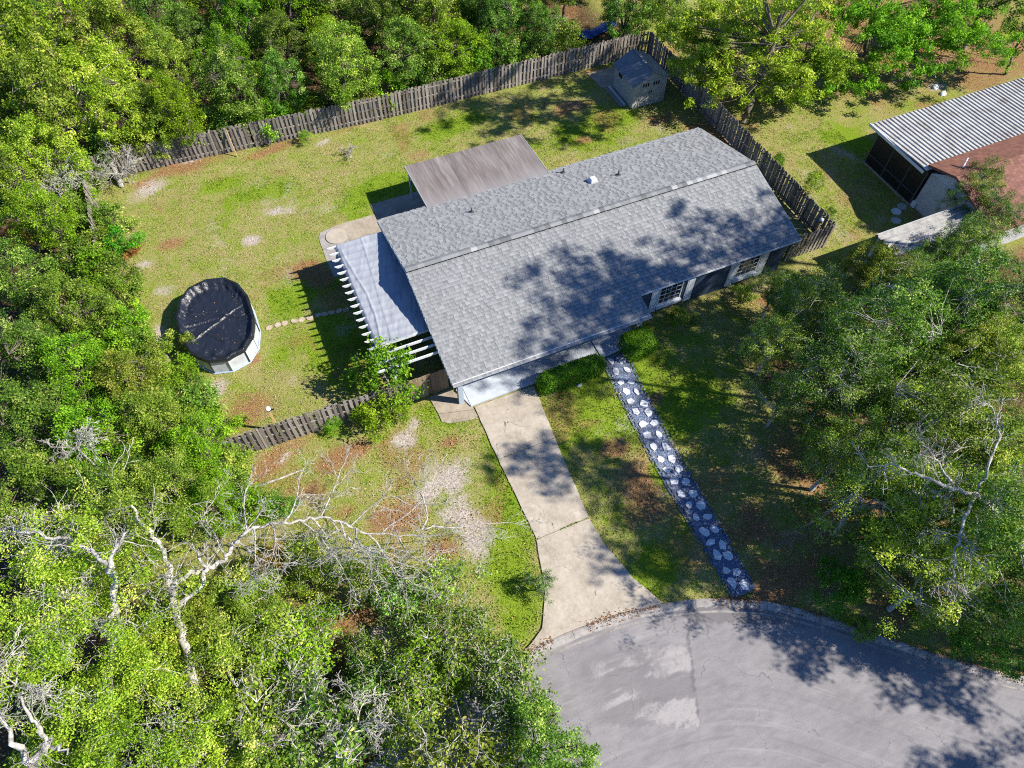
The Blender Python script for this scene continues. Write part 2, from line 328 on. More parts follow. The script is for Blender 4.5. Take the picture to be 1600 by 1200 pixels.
M['stone'] = concrete('flagstone', [(.3, (.42, .44, .48)), (.5, (.56, .58, .62)), (.7, (.64, .66, .69))], 6, False)
M['tanstone'] = concrete('tan_stone', [(.3, (.27, .215, .155)), (.5, (.40, .335, .255)), (.7, (.48, .42, .34))], 6, False)

# ------------------------------------------------------------------ road, kerb, driveway, slabs
xs = np.arange(-20, 46, .16); offs = np.concatenate([np.arange(.42, 9, .14), np.array([9.5, 11, 14, 18, 24, 34])])
KF = catmull([(a, -b) for a, b in KERB], 30); KFt = np.gradient(KF, axis=0); KFt /= np.linalg.norm(KFt, axis=1)[:, None]; KFn = np.stack([KFt[:, 1], -KFt[:, 0]], 1)
# the road is a plain sheet below the kerb; its grid carries where the old paving was patched
rx, ry_ = np.meshgrid(np.arange(-24, 46, .15), np.concatenate([np.array([-120, -80, -60]), np.arange(-46, -22, .15)]), indexing='ij')
dlt = road_dist(rx, ry_); keep = dlt > .2
n0, n1 = rx.shape; idx = np.arange(n0 * n1).reshape(n0, n1)
q = np.stack([idx[:-1, :-1], idx[1:, :-1], idx[1:, 1:], idx[:-1, 1:]], -1).reshape(-1, 4); q = q[keep.ravel()[q].all(1)]
used = np.unique(q); remap = np.full(n0 * n1, -1); remap[used] = np.arange(len(used))
ca, sa = math.cos(YAW), math.sin(YAW)
o1 = at(1093, 1137); e1 = Vector((_c, -_s, 0)); e2 = Vector((_s, _c, 0))
pu = (rx - o1.x) * e1.x + (ry_ - o1.y) * e1.y; pv = (rx - o1.x) * e2.x + (ry_ - o1.y) * e2.y     # metres right of / beyond the patch corner
band = sstep(-4.8, -3.2, pu) * (pu < .04) * (pv > .0) * (1 - sstep(2.9, 3.4, pv + .10 * pu * pu * .25))
worn = band * sstep(.38, .72, fbm(pu * 1.0, pv * 3.2 + .16 * pu * pu, 1.3, 31, 5) + .18 * sstep(.3, 0, abs(pv - 2.6 + .05 * pu * pu)) + .22 * sstep(.9, .2, abs(pv - .25)) * sstep(-2.5, -.5, pu))
dark = np.maximum(band * .45, ((pu > .08) & (pv > 3.95) & (pv < 4.9)) * .7) * sstep(7, 4, pu)
dark = np.maximum(dark, sstep(.09, .03, abs(pu)) * (pv > 0) * (pv < 3.6) * 1.0)
dark = np.maximum(dark, sstep(.12, .04, abs(pv - 4.2 + .012 * (pu) ** 2)) * (pu > 0) * .6)
t = NT('asphalt'); p = t.pos(); a = t.noise(p, .5, 6, .6); b = t.noise(p, 40, 2, .8); d = t.noise(t.scale(p, (1, 3, 1)), 1.3, 5, .65)
c = t.ramp(t.math('ADD', t.math('MULTIPLY', a, .5), t.math('MULTIPLY', d, .5)), [(.3, (.155, .15, .160)), (.5, (.212, .206, .217)), (.7, (.27, .262, .27))])
c = t.mix(t.mr(b, .4, .75, 0, .45), c, (.07, .065, .068)); c = t.mix(t.math('MULTIPLY', t.mr(t.noise(p, 55, 1), .62, .72), .5), c, (.42, .39, .37))
c = t.mix(t.mr(t.math('ADD', t.attr('dark'), t.math('MULTIPLY', t.math('SUBTRACT', a, .5), .4)), .2, .8, 0, .7), c, (.105, .10, .105))
c = t.mix(t.mr(t.math('ADD', t.attr('worn'), t.math('MULTIPLY', t.math('SUBTRACT', t.noise(p, 9, 6, .8), .5), 1.6)), .45, 1.0, 0, .6), c, (.36, .345, .345))
so = t.attr('off'); sv = t.n('ShaderNodeCombineXYZ', {0: t.math('MULTIPLY', so, 2.2), 1: t.math('MULTIPLY', t.noise(p, .15, 2), 2.0)}).outputs[0]; sk = t.noise(sv, 1.0, 6, .7); c = t.mix(t.mr(sk, .55, .75, 0, .5), c, (.36, .34, .335)); c = t.mix(t.mr(sk, .45, .28, 0, .5), c, (.12, .115, .115))
v = t.n('ShaderNodeTexVoronoi', {'Vector': t.n('ShaderNodeVectorMath', {0: p, 1: t.scale(t.n('ShaderNodeTexNoise', {'Vector': p, 'Scale': 1.2, 'Detail': 5}).outputs[1], (1.4, 1.4, 0))}, operation='ADD').outputs[0], 'Scale': .32}, feature='DISTANCE_TO_EDGE').outputs[0]
c = t.mix(t.math('MULTIPLY', t.math('MULTIPLY', t.math('LESS_THAN', v, .0022), t.math('GREATER_THAN', a, .5)), .55), c, (.08, .075, .078))
M['asphalt'] = t.set(c, .9, .05, 0, b, .4, .01)
V = np.stack([rx.ravel()[used], ry_.ravel()[used], -.085 + .02 * fbm(rx.ravel()[used], ry_.ravel()[used], 2.5, 6)], 1)
road = link('road', np_mesh('road', V, remap[q], M['asphalt'], {'worn': worn.ravel()[used], 'dark': dark.ravel()[used], 'off': dlt.ravel()[used]}, True), kind='structure')
# kerb: rolled concrete gutter, cast in lengths
prof = [(-.02, -.4), (-.02, .012), (.05, .022), (.16, -.01), (.30, -.075), (.42, -.082), (.55, -.058), (.55, -.4)]
kerb_root = empty('kerb', (0, 0, 0), kind='structure')
seg = 16; nseg = (len(KF) - 1) // seg
for i in range(nseg):
    pts = KF[i * seg:(i + 1) * seg + 1].copy(); nn = KFn[i * seg:(i + 1) * seg + 1]; tt = KFt[i * seg:(i + 1) * seg + 1]
    if abs(pts[:, 0].mean()) > 24 or pts[:, 1].mean() < -40: continue
    pts[0] += tt[0] * .006; pts[-1] -= tt[-1] * .006
    mb = MB(); n = len(prof); vs_ = []
    for q_, m_ in zip(pts, nn):
        for o_, z_ in prof: vs_.append((q_[0] + m_[0] * o_, q_[1] + m_[1] * o_, z_))
    fs_ = [(a_ * n + k_, a_ * n + (k_ + 1) % n, (a_ + 1) * n + (k_ + 1) % n, (a_ + 1) * n + k_) for a_ in range(len(pts) - 1) for k_ in range(n)]
    fs_ += [tuple(range(n))[::-1], tuple((len(pts) - 1) * n + k_ for k_ in range(n))]
    mb.add(vs_, fs_).build('kerb_stone', M['kerb'], kerb_root)
# driveway: four cast slabs with open joints
drive_root = empty('driveway', (0, 0, 0), kind='structure')
def along(P, s):
    P = np.array(P); ds = P[:, 1]; return np.interp(s, ds, P[:, 0])
joints = [11.57, 14.72, 19.02, 23.4]
for a, b in zip(joints[:-1], joints[1:]):
    ss = np.linspace(a + .012, b - .012, 40); L = [(along(DRIVE_L, s) + .04 * (float(vnoise(s, 3, .35, 4)) - .5), -s) for s in ss]; Rr = [(along(DRIVE_R, s) + .04 * (float(vnoise(s, 5, .35, 5)) - .5), -s) for s in ss]
    if b > 23:   # the apron follows the kerb line
        L = [(x, -min(-y, 23.22 + .0)) for x, y in L]; Rr = [(x, -min(-y, 23.2 + .5 * max(0, (x - 2.5) / 2.1))) for x, y in Rr]
        tail = [(x_, KC[np.argmin(abs(KC[8 * 2:8 * 12, 0] - x_)) + 16][1] + .03) for x_ in np.linspace(-1.7, 4.6, 12)]
        poly = [p_ for p_ in L if p_[1] > -23.0] + tail + [p_ for p_ in Rr if p_[1] > -23.3][::-1]
    else: poly = L + Rr[::-1]
    MB().prism(poly, -.15, .026).build('slab', M['drive'], drive_root)
pad_root = empty('side_walkway', (0, 0, 0), kind='structure')
MB().prism([(-.95, -10.15), (.2, -10.1), (.84, -11.5), (.84, -11.70), (-.84, -11.25)], -.1, .022).build('slab', M['pad'], pad_root)
MB().prism([(-.84, -11.27), (.84, -11.72), (.88, -12.1), (.5, -12.2), (-.5, -11.98), (-.85, -11.75)], -.1, .018).build('slab', M['pad'], pad_root)
patio = empty('back_patio', (0, 0, 0), kind='structure')
MB().prism([(-2.35, 3.2), (-1.55, 3.32), (.45, 3.3), (.45, .35), (-1.5, .35), (-1.5, 1.5), (-1.52, 2.6)], -.1, .03).build('slab', M['pad'], patio)
MB().prism([(-2.37, 3.2), (-2.9, 3.05), (-3.1, 2.7), (-3.15, 1.0), (-3.1, -.6), (-1.52, -.6), (-1.52, 2.55), (-1.58, 3.28)], -.1, .024).build('slab', M['kerb'], patio)
MB().prism([(.5, .4), (10.3, .4), (10.3, 4.2), (.5, 4.2)], -.1, .028).build('slab', M['pad'], patio)
mb = MB(); c0 = at(526, 370); mb.disc((c0.x, c0.y), .62, .0, .075, 28)
mb.build('round_paver', M['drive'], label='round pale concrete paver on the back patio corner beside the pergola', cat='paver')
shedpad = MB().prism([(18.55, 11.0), (20.8, 11.0), (20.8, 9.0), (19.4, 9.0), (18.75, 9.1)], -.05, .05).build('shed_slab', M['pad'], kind='structure')
porch = empty('porch_floor', (0, 0, 0), kind='structure')
MB().prism([(.78, -9.85), (8.0, -9.85), (8.0, -11.42), (.78, -11.5)], -.1, .10).build('slab', M['porchfloor'], porch)
MB().prism([(8.03, -9.85), (10.35, -9.85), (10.35, -10.6), (9.75, -11.3), (8.15, -11.42), (8.03, -11.42)], -.1, .155).build('slab', M['porchfloor'], porch)
MB().prism([(.42, -10.35), (.76, -9.9), (.76, -11.48), (.55, -10.8)], -.1, .09).build('slab', M['porchfloor'], porch)

# gravel path with flagstones
PL = [(8.15, 11.45), (7.95, 13.3), (7.62, 17.5), (7.55, 21.5), (7.50, 24.55)]; PR = [(9.35, 11.5), (9.08, 13.1), (8.72, 17.5), (8.62, 21.4), (8.40, 24.85)]
t = NT('slate_gravel'); p = t.pos(); v = t.n('ShaderNodeTexVoronoi', {'Vector': p, 'Scale': 26.0})
M['gravel'] = t.set(t.mix(t.mr(v.outputs['Color'], 0, 1), (.05, .055, .068), (.20, .215, .25)), .8, .3, 0, v.outputs['Distance'], .6, .02)
t = NT('gravel_stone'); M['gstone'] = t.set(t.ramp(t.attr('tint'), [(0, (.04, .06, .115)), (.6, (.10, .14, .255)), (.93, (.20, .26, .40)), (1, (.5, .53, .6))]), .7, .3)
path_root = empty('gravel_path', (0, 0, 0), kind='structure')
ss = np.linspace(11.48, 24.7, 30)
ss = np.linspace(11.48, 24.7, 90); MB().prism([(along(PL, s) + .10 * (float(vnoise(s, 0, .5, 1)) - .5), -s) for s in ss] + [(along(PR, s) + .10 * (float(vnoise(s, 9, .5, 2)) - .5), -s) for s in ss[::-1]], -.1, .022).build('gravel_bed', M['gravel'], path_root)
stone_xy = []
rr = random.Random(4)
dd = 11.85
k = 0
while dd < 24.5:
    for side in (0, 1):
        w = along(PR, dd) - along(PL, dd); cx = along(PL, dd) + w * (.27 if side == 0 else .73) + rr.uniform(-.04, .04); s_ = dd + (.0 if side == 0 else .20) + rr.uniform(-.07, .07)
        if 12.0 < dd < 12.1: pass
        n = rr.choice([5, 6, 7]); rad = rr.uniform(.19, .235); el = rr.uniform(.78, 1.15); a0 = rr.uniform(0, 6.28); P = []
        for j in range(n):
            a = a0 + 2 * math.pi * j / n; q_ = rad * rr.uniform(.62, 1.22); P.append((q_ * math.cos(a) * el, q_ * math.sin(a) / el))
        mb = MB(); m_ = len(P)
        mb.add([(x, y, .015) for x, y in P] + [(x, y, .058) for x, y in P] + [(x * .9, y * .9, .068) for x, y in P], [tuple(range(2 * m_, 3 * m_))] + [(i, (i + 1) % m_, m_ + (i + 1) % m_, m_ + i) for i in range(m_)] + [(m_ + i, m_ + (i + 1) % m_, 2 * m_ + (i + 1) % m_, 2 * m_ + i) for i in range(m_)])
        mb.build('stepping_stone', M['stone'], path_root, (cx, -s_, rr.uniform(0, .008)))
        stone_xy.append((cx, -s_))
    dd += rr.uniform(.60, .70)
# loose stones on the bed
N = 12000; s_ = rng.uniform(11.5, 24.65, N); f_ = np.clip(rng.normal(.5, .34, N), -.12, 1.12); px_ = np.interp(s_, [a[1] for a in PL], [a[0] for a in PL]) * (1 - f_) + np.interp(s_, [a[1] for a in PR], [a[0] for a in PR]) * f_
sx = np.array(stone_xy); ok = np.min((px_[:, None] - sx[None, :, 0]) ** 2 + (-s_[:, None] - sx[None, :, 1]) ** 2, 1) > .2 ** 2; px_ = px_[ok]; s_ = s_[ok]; N = len(px_)
base = np.array([(1, 0, 0), (0, 1, 0), (-1, 0, 0), (0, -1, 0), (0, 0, .8)]); sc_ = rng.uniform(.018, .042, N); an = rng.uniform(0, 6.28, N)
B = np.stack([base[None, :, 0] * np.cos(an)[:, None] - base[None, :, 1] * np.sin(an)[:, None], base[None, :, 0] * np.sin(an)[:, None] + base[None, :, 1] * np.cos(an)[:, None], np.repeat(base[None, :, 2], N, 0)], 2) * sc_[:, None, None] * rng.uniform(.7, 1.3, (N, 1, 3))
V = B + np.stack([px_, -s_, np.full(N, .02)], 1)[:, None]; Fq = np.array([(0, 1, 4), (1, 2, 4), (2, 3, 4), (3, 0, 4)])
link('gravel', np_mesh('gravel', V.reshape(-1, 3), (np.arange(N)[:, None, None] * 5 + Fq[None]).reshape(-1, 3), M['gstone'], {'tint': np.repeat(rng.random(N), 5)}), path_root, kind='stuff')
# tan stones across the back yard from the pool to the pergola
yard = empty('yard_stepping_path', (0, 0, 0), kind='structure')
for px, py in [(421, 513), (434, 508), (445, 505), (460, 502), (471, 500), (484, 497), (497, 493), (507, 491), (518, 489), (530, 486), (541, 484)]:
    c0 = at(px, py); n = rr.choice([6, 7, 8]); P = [(.2 * rr.uniform(.8, 1.15) * math.cos(6.283 * j / n + .4), .16 * rr.uniform(.8, 1.15) * math.sin(6.283 * j / n + .4)) for j in range(n)]
    MB().prism(P, -.02, .045).build('stepping_stone', M['tanstone'], yard, (c0.x, c0.y, 0), (0, 0, rr.uniform(-.4, .6)))

# ------------------------------------------------------------------ the house
RD, RZ, SL = 5.10, 3.78, .251; TH = math.atan(SL); LEN = 20.45; LM = 10.59; DF_L, DF_R = 11.31, 10.175
zr = lambda d: RZ - SL * abs(d - RD)
house = empty('house', (10.2, -5.1, 0), label='single storey house with long grey shingle roof and dark blue front wall', cat='house')
HO = Vector((10.2, -5.1, 0))
def hb(name, mb, mat, parent=None, **k): return mb.build(name, mat, parent or house, tuple(-HO) if parent is None else (0, 0, 0), **k)
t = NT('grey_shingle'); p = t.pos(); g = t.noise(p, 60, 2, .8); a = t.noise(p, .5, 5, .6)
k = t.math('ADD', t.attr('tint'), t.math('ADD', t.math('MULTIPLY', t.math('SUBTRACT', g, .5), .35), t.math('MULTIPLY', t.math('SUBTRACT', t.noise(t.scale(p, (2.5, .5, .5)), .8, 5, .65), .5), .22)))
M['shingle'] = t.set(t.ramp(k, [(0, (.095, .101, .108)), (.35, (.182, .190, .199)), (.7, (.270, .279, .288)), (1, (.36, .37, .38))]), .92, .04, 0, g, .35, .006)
M['deck'] = plain('roof_deck', (.13, .135, .145), .85)
# deck
mb = MB()
for u0, u1, df in ((0, LM, DF_L), (LM + .002, LEN, DF_R)):
    P = [(0.0, zr(0)), (RD, RZ), (df, zr(df)), (df, zr(df) - .085), (RD, RZ - .12), (0.0, zr(0) - .085)]
    mb.add([(u0, -d, z) for d, z in P] + [(u1, -d, z) for d, z in P], [(0, 5, 4, 1), (1, 4, 3, 2), (6, 7, 10, 11), (7, 8, 9, 10)] + [(i, (i + 1) % 6, 6 + (i + 1) % 6, 6 + i) for i in range(6)])
roof = hb('roof', mb, M['deck'])
# shingles: alternating thick and thin laminated tabs
SW = [.12, .15, .19, .24]; EXP = .20
def shingle_vs(w, h): 
    x = w / 2 - .002
    return [(-x, -EXP, 0), (x, -EXP, 0), (x, .03, 0), (-x, .03, 0), (-x, -EXP, h), (x, -EXP, h), (x, .03, .003), (-x, .03, .003)]
SF = [(4, 5, 6, 7), (0, 1, 5, 4), (1, 2, 6, 5), (3, 0, 4, 7)]
smesh = {}
for i, w in enumerate(SW):
    for j in range(5):
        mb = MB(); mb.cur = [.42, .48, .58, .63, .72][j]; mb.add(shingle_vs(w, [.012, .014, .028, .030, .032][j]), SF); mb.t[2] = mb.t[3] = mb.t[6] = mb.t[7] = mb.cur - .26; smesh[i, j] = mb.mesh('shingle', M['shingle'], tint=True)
stuff = MB(); rs = random.Random(11); n_ind = 0
ct, st_ = math.cos(TH), math.sin(TH)
for side in (1, -1):
    rows = int((DF_L - RD) / ct / EXP) + 1 if side == 1 else int(RD / ct / EXP) + 1
    for r_ in range(rows):
        s_ = r_ * EXP + .02                      # top of the exposed part, metres below the ridge
        dd = s_ * ct; bottom = (s_ + EXP) * ct
        lim = LEN if (side == -1 or RD + bottom < DF_R + .07) else LM
        x = -.012 - rs.random() * .2; prev = 0
        while x < lim + .01:
            wi = rs.randrange(4); w = SW[wi]; j = rs.choice([0, 0, 1]) if (prev > 1 and rs.random() < .62) else rs.choice([2, 2, 3, 3, 4]); prev = j
            x0 = max(x, -.012); x1 = min(x + w, lim + .012)
            if x1 - x0 < .06: x += w; continue
            whole = abs((x1 - x0) - w) < 1e-6
            cx = (x0 + x1) / 2; y = -(RD + side * dd); z = RZ - st_ * s_ + .002
            if side == 1 and r_ >= 26 and whole and n_ind < 290:
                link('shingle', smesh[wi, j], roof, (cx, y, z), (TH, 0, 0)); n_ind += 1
            else:
                stuff.cur = min(1, max(0, [.42, .48, .58, .63, .72][j] + rs.uniform(-.05, .05)))
                vs_ = []
                for (a, b, c_) in shingle_vs(x1 - x0, [.012, .014, .028, .030, .032][j]):
                    # local -y runs down the slope
                    vs_.append((cx + (a if side == 1 else -a), y + side * (b * ct) - side * c_ * st_, z + b * st_ + c_ * ct))
                stuff.add(vs_, SF); b0 = len(stuff.t) - 8
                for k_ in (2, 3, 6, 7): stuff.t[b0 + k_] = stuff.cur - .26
            x += w
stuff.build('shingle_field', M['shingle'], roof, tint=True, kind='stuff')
hb('ridge_vent_shadow', MB().add([(.0, -(RD - .198), RZ - .198 * SL + .058), (LEN, -(RD - .198), RZ - .198 * SL + .058), (LEN, -RD, RZ + .072), (0, -RD, RZ + .072), (0, -(RD + .198), RZ - .198 * SL + .058), (LEN, -(RD + .198), RZ - .198 * SL + .058),
                          (0, -(RD - .198), RZ - .1), (LEN, -(RD - .198), RZ - .1), (0, -(RD + .198), RZ - .1), (LEN, -(RD + .198), RZ - .1)], [(0, 3, 2, 1), (3, 4, 5, 2), (0, 1, 7, 6), (4, 8, 9, 5), (0, 6, 8, 4, 3), (1, 2, 5, 9, 7)]), M['black'], roof)  # vent edges painted black and widened to draw the shadow gap under the caps
cap = []
for j in range(4):
    mb = MB(); mb.cur = [.12, .3, .46, .85][j]; w = .172; L = .315
    mb.add([(0, w, -w * SL + .045), (0, 0, .064), (0, -w, -w * SL + .045), (L, w, -w * SL + .055), (L, 0, .074), (L, -w, -w * SL + .055), (0, w, -w * SL + .03), (0, -w, -w * SL + .03), (L, w, -w * SL + .03), (L, -w, -w * SL + .03)],
           [(0, 1, 4, 3), (1, 2, 5, 4), (3, 4, 5, 9, 8), (0, 3, 8, 6), (2, 7, 9, 5), (0, 6, 7, 2, 1)]); cap.append(mb.mesh('ridge_cap', M['shingle'], tint=True))
for i in range(65): link('ridge_cap', cap[rs.choice([0, 1, 1, 2, 2, 2, 3])], roof, (-.005 + i * .3146, -RD, RZ + .022))
for mb in (MB().box(.0, LM, -DF_L - .045, -DF_L - .001, zr(DF_L) - .09, zr(DF_L) + .018), MB().box(LM + .05, LEN, -DF_R - .03, -DF_R - .001, zr(DF_R) - .09, zr(DF_R) + .014)): hb('fascia', mb, M['white'])
hb('fascia', MB().box(0, LEN, .001, .03, zr(0) - .15, zr(0) + .008), M['trimgrey'])
for u0 in (-.03, LEN + .001):
    hb('rake_trim', MB().add([(u0 + a, -d, zr(d) + dz) for a in (0, .029) for d, dz in ((0, 0), (RD, 0), (DF_L if u0 < 0 else DF_R, 0), (DF_L if u0 < 0 else DF_R, -.15), (RD, -.15), (0, -.15))],
       [(0, 1, 4, 5), (1, 2, 3, 4), (11, 10, 7, 6), (10, 9, 8, 7)] + [(i, 6 + i, 6 + (i + 1) % 6, (i + 1) % 6) for i in range(6)]), M['trimgrey'])
# walls
def gable(u0, u1):
    P = [(.4, -.05), (9.8, -.05), (9.8, zr(9.8) - .17), (RD, RZ - .17), (.4, zr(.4) - .17)]
    return MB().add([(u0, -d, z) for d, z in P] + [(u1, -d, z) for d, z in P], [(0, 1, 2, 3, 4), (9, 8, 7, 6, 5)] + [(i, 5 + i, 5 + (i + 1) % 5, (i + 1) % 5) for i in range(5)])
hb('wall', gable(.4, .55), M['wall']); hb('wall', gable(19.9, 20.05), M['wall'])
hb('wall', MB().box(.552, 19.898, -9.8, -9.65, -.05, zr(9.8) - .17), M['wall'])
hb('wall', MB().box(.552, 19.898, -.55, -.4, -.05, zr(.4) - .17), M['wall'])
hb('wall', MB().box(10.36, 10.5, -10.15, -9.802, -.05, 2.3), M['wall'])
# clapboards on the front wall between the openings
for i in range(16):
    z0 = .05 + i * .155
    for a, b in ((14.27, 16.48), (19.08, 20.05), (10.52, 11.63)):
        hb('siding_board', MB().add([(a, -9.802, z0), (b, -9.802, z0), (b, -9.826, z0), (a, -9.826, z0), (a, -9.802, z0 + .152), (b, -9.802, z0 + .152), (b, -9.808, z0 + .152), (a, -9.808, z0 + .152)], [(3, 2, 6, 7), (0, 1, 2, 3), (0, 3, 7, 4), (1, 5, 6, 2), (4, 7, 6, 5)]), M['wall'])
for u0 in (12.1, 16.95):
    w = empty('window', (u0 - HO.x, -9.8 - HO.y, 0)); w.parent = house
    fr = MB()
    for b in ((0, 1.42, -.06, -.002, .58, .66), (0, 1.42, -.06, -.002, 1.98, 2.06), (0, .06, -.06, -.002, .662, 1.978), (1.36, 1.42, -.06, -.002, .662, 1.978)): fr.box(*b)
    for i in range(1, 4): fr.box(.06 + i * .325 - .012, .06 + i * .325 + .012, -.042, -.006, .664, 1.976)
    for i in range(1, 4): fr.box(.062, 1.358, -.046, -.0065, .66 + i * .33 - .012, .66 + i * .33 + .012)
    fr.build('frame', M['white'], w)
    for i in range(4):
        for j in range(4): MB().box(.064 + i * .325 + .012, .056 + (i + 1) * .325 - .012, -.022, -.014, .664 + j * .33 + .012, .656 + (j + 1) * .33 - .012).build('pane', M['glass'], w)
    MB().box(-.06, 1.48, -.20, -.004, .42, .575).build('sill', M['white'], w)
    for s0 in (-.47, 1.70 if u0 < 14 else 1.5):
        sh = MB().box(s0, s0 + .46, -.05, -.004, .12, 2.06).build('shutter', M['white'], w)
        MB().box(s0 + .07, s0 + .39, -.06, -.052, .25, 1.0).build('panel', M['white'], sh); MB().box(s0 + .07, s0 + .39, -.06, -.052, 1.12, 1.92).build('panel', M['white'], sh)
# garage door and front door under the porch roof
gd = empty('garage_door', (1.0 - HO.x, -9.8 - HO.y, 0)); gd.parent = house
for i in range(4): MB().bevbox(0, 4.3, -.05, -.004, .1 + i * .53, .62 + i * .53, .01).build('panel', M['white'], gd)
dr = MB().box(8.3, 9.25, -9.86, -9.804, .16, 2.2); dr = hb('door', dr, M['trimgrey']); MB().box(9.13, 9.18, -9.93, -9.862, 1.05, 1.1).build('handle', M['metal'], dr)
hb('column', MB().box(.30, .55, -11.15, -10.9, .0, zr(11.0) - .17), M['trimgrey'])
lc = empty('lattice_column', (10.3 - HO.x, -11.0 - HO.y, 0)); lc.parent = house
for x in (-.11, .11): MB().box(x - .02, x + .02, -.02, .02, .0, 2.14).build('upright', M['white'], lc)
for i in range(9):
    mb = MB(); z0 = .14 + i * .225; mb.tube([(.07 * math.cos(a), 0, z0 + .09 * math.sin(a)) for a in np.linspace(0, 2 * math.pi, 11)], .014, 5, False); mb.box(-.088, .088, -.012, .012, z0 + .1, z0 + .122); mb.build('scroll', M['white'], lc)
# roof vents
for px, py in ((737, 332), (880, 270), (966, 274)):
    for dz in (3.0,):
        q = at(px, py, 3.0)
        for _ in range(4): q = at(px, py, zr(-q.y))
    mb = MB(); mb.tube([(q.x, q.y, q.z - .05), (q.x, q.y, q.z + .32)], .045, 8); mb.disc((q.x, q.y), .14, q.z - .06, q.z + .045, 12); hb('vent_pipe', mb, M['trimdark'])
q = at(926, 284, 3.3)
for _ in range(4): q = at(926, 284, zr(-q.y))
mb = MB(); mb.bevbox(q.x - .19, q.x + .19, q.y - .2, q.y + .2, q.z - .1, q.z + .26, .05); mb.box(q.x - .26, q.x + .26, q.y - .27, q.y + .27, q.z - .1, q.z + .06); hb('roof_vent', mb, M['white'])
# low metal porch roof behind
t = NT('stained_porch_roof'); p = t.pos(); s1 = t.noise(t.scale(p, (9, .55, 1)), 1.0, 5, .7); s2 = t.noise(t.scale(p, (2.2, .35, 1)), 1.0, 4, .6); s3 = t.noise(p, 25, 3)
k = t.math('ADD', t.math('MULTIPLY', s1, .55), t.math('MULTIPLY', s2, .45))
sep = t.n('ShaderNodeSeparateXYZ', {0: p}).outputs[1]
c = t.ramp(k, [(.3, (.085, .068, .062)), (.47, (.15, .128, .122)), (.6, (.215, .195, .19)), (.75, (.36, .35, .345))])
c = t.mix(t.math('MULTIPLY', t.mr(t.math('ADD', sep, t.math('MULTIPLY', s1, 1.4)), 2.0, .4), .5), c, (.26, .262, .27))
M['porchroof'] = t.set(c, .7, .3, 0, s3, .15, .01)
po = empty('porch_roof', (-HO.x, -HO.y, 0)); po.parent = house
for i in range(6):
    u0 = 2.86 + i * 1.227; MB().add([(u0 + .004, 3.9, 2.36), (u0 + 1.223, 3.9, 2.36), (u0 + 1.223, -.1, 2.545), (u0 + .004, -.1, 2.545), (u0 + .004, 3.9, 2.28), (u0 + 1.223, 3.9, 2.28), (u0 + 1.223, -.1, 2.465), (u0 + .004, -.1, 2.465)],
        [(3, 2, 1, 0), (4, 5, 6, 7), (0, 1, 5, 4), (1, 2, 6, 5), (2, 3, 7, 6), (3, 0, 4, 7)]).build('roof_sheet', M['porchroof'], po)
for u0 in (2.83, 10.225): MB().add([(u0, 3.93, 2.38), (u0 + .03, 3.93, 2.38), (u0 + .03, .0, 2.56), (u0, .0, 2.56), (u0, 3.93, 2.24), (u0 + .03, 3.93, 2.24), (u0 + .03, .0, 2.42), (u0, .0, 2.42)], [(3, 2, 1, 0), (4, 5, 6, 7), (0, 1, 5, 4), (1, 2, 6, 5), (2, 3, 7, 6), (3, 0, 4, 7)]).build('edge_trim', M['metal'], po)
for u0 in (3.0, 6.5, 10.1): MB().box(u0 - .05, u0 + .05, 3.7, 3.8, 0, 2.29).build('post', M['white'], po)
MB().box(2.9, 10.2, 3.68, 3.82, 2.15, 2.279).build('beam', M['white'], po)

# ------------------------------------------------------------------ pergola and tarp
perg = empty('pergola', (-1.6, -5.4, 0), label='white pergola with projecting rafters along the left end of the house', cat='pergola'); PO = Vector((-1.6, -5.4, 0))
PZ = 2.30
raft = MB().add([(-3.04, -.026, .06), (-2.9, -.026, -.075), (.38, -.026, -.075), (.38, -.026, .075), (-3.04, -.026, .075), (-3.04, .026, .06), (-2.9, .026, -.075), (.38, .026, -.075), (.38, .026, .075), (-3.04, .026, .075)],
                [(0, 1, 2, 3, 4), (9, 8, 7, 6, 5), (4, 3, 8, 9), (0, 4, 9, 5), (1, 0, 5, 6), (2, 1, 6, 7), (3, 2, 7, 8)]).mesh('rafter', M['white'])
for i in range(19): link('rafter', raft, perg, (0 - PO.x, -(.82 + i * .478) - PO.y, PZ + .075))
for u0 in (-2.32, -2.18): MB().box(u0 - .02, u0 + .02, -9.7, -.6, PZ - .2, PZ - .002).build('beam', M['white'], perg, tuple(-PO))
for d0 in (.9, 3.8, 6.7, 9.5): MB().box(-2.298, -2.202, -d0 - .05, -d0 + .05, 0, PZ - .003).build('post', M['white'], perg, tuple(-PO))
MB().box(.3, .385, -10.1, -.6, PZ - .2, PZ - .004).build('ledger', M['white'], perg, tuple(-PO))
for z0 in (.35, .95, 1.55): MB().box(-2.66, -2.6, -9.9, -6.4, z0, z0 + .09).build('side_rail', M['fence'], perg, tuple(-PO))
# silver tarp draped over the rafters
nu, nd = 60, 200; U = np.linspace(-2.66, .22, nu); D = np.linspace(.80, 8.04, nd); uu, dd2 = np.meshgrid(U, D, indexing='ij')
ph = (dd2 - .82) / .478; sag = -np.abs(np.sin(math.pi * ph)) ** 1.2 * .022
wr = (fbm(uu * 1.2, dd2 * .8, .5, 21, 3) - .5) * .05 + (fbm(uu * 3 + dd2, dd2 * .4, .4, 22, 2) - .5) * .03
fold1 = .055 * np.exp(-((uu + 2.15 + .16 * np.sin(dd2 * .9) + .12 * fbm(dd2, uu * 0, .8, 4)) / .05) ** 2) * sstep(.9, 1.8, dd2)
fold2 = .045 * np.exp(-((uu + 1.45 + .09 * (dd2 - 4)) / .022) ** 2) + .035 * np.exp(-((uu + 1.36 + .09 * (dd2 - 4)) / .018) ** 2) * sstep(2, 3.2, dd2)
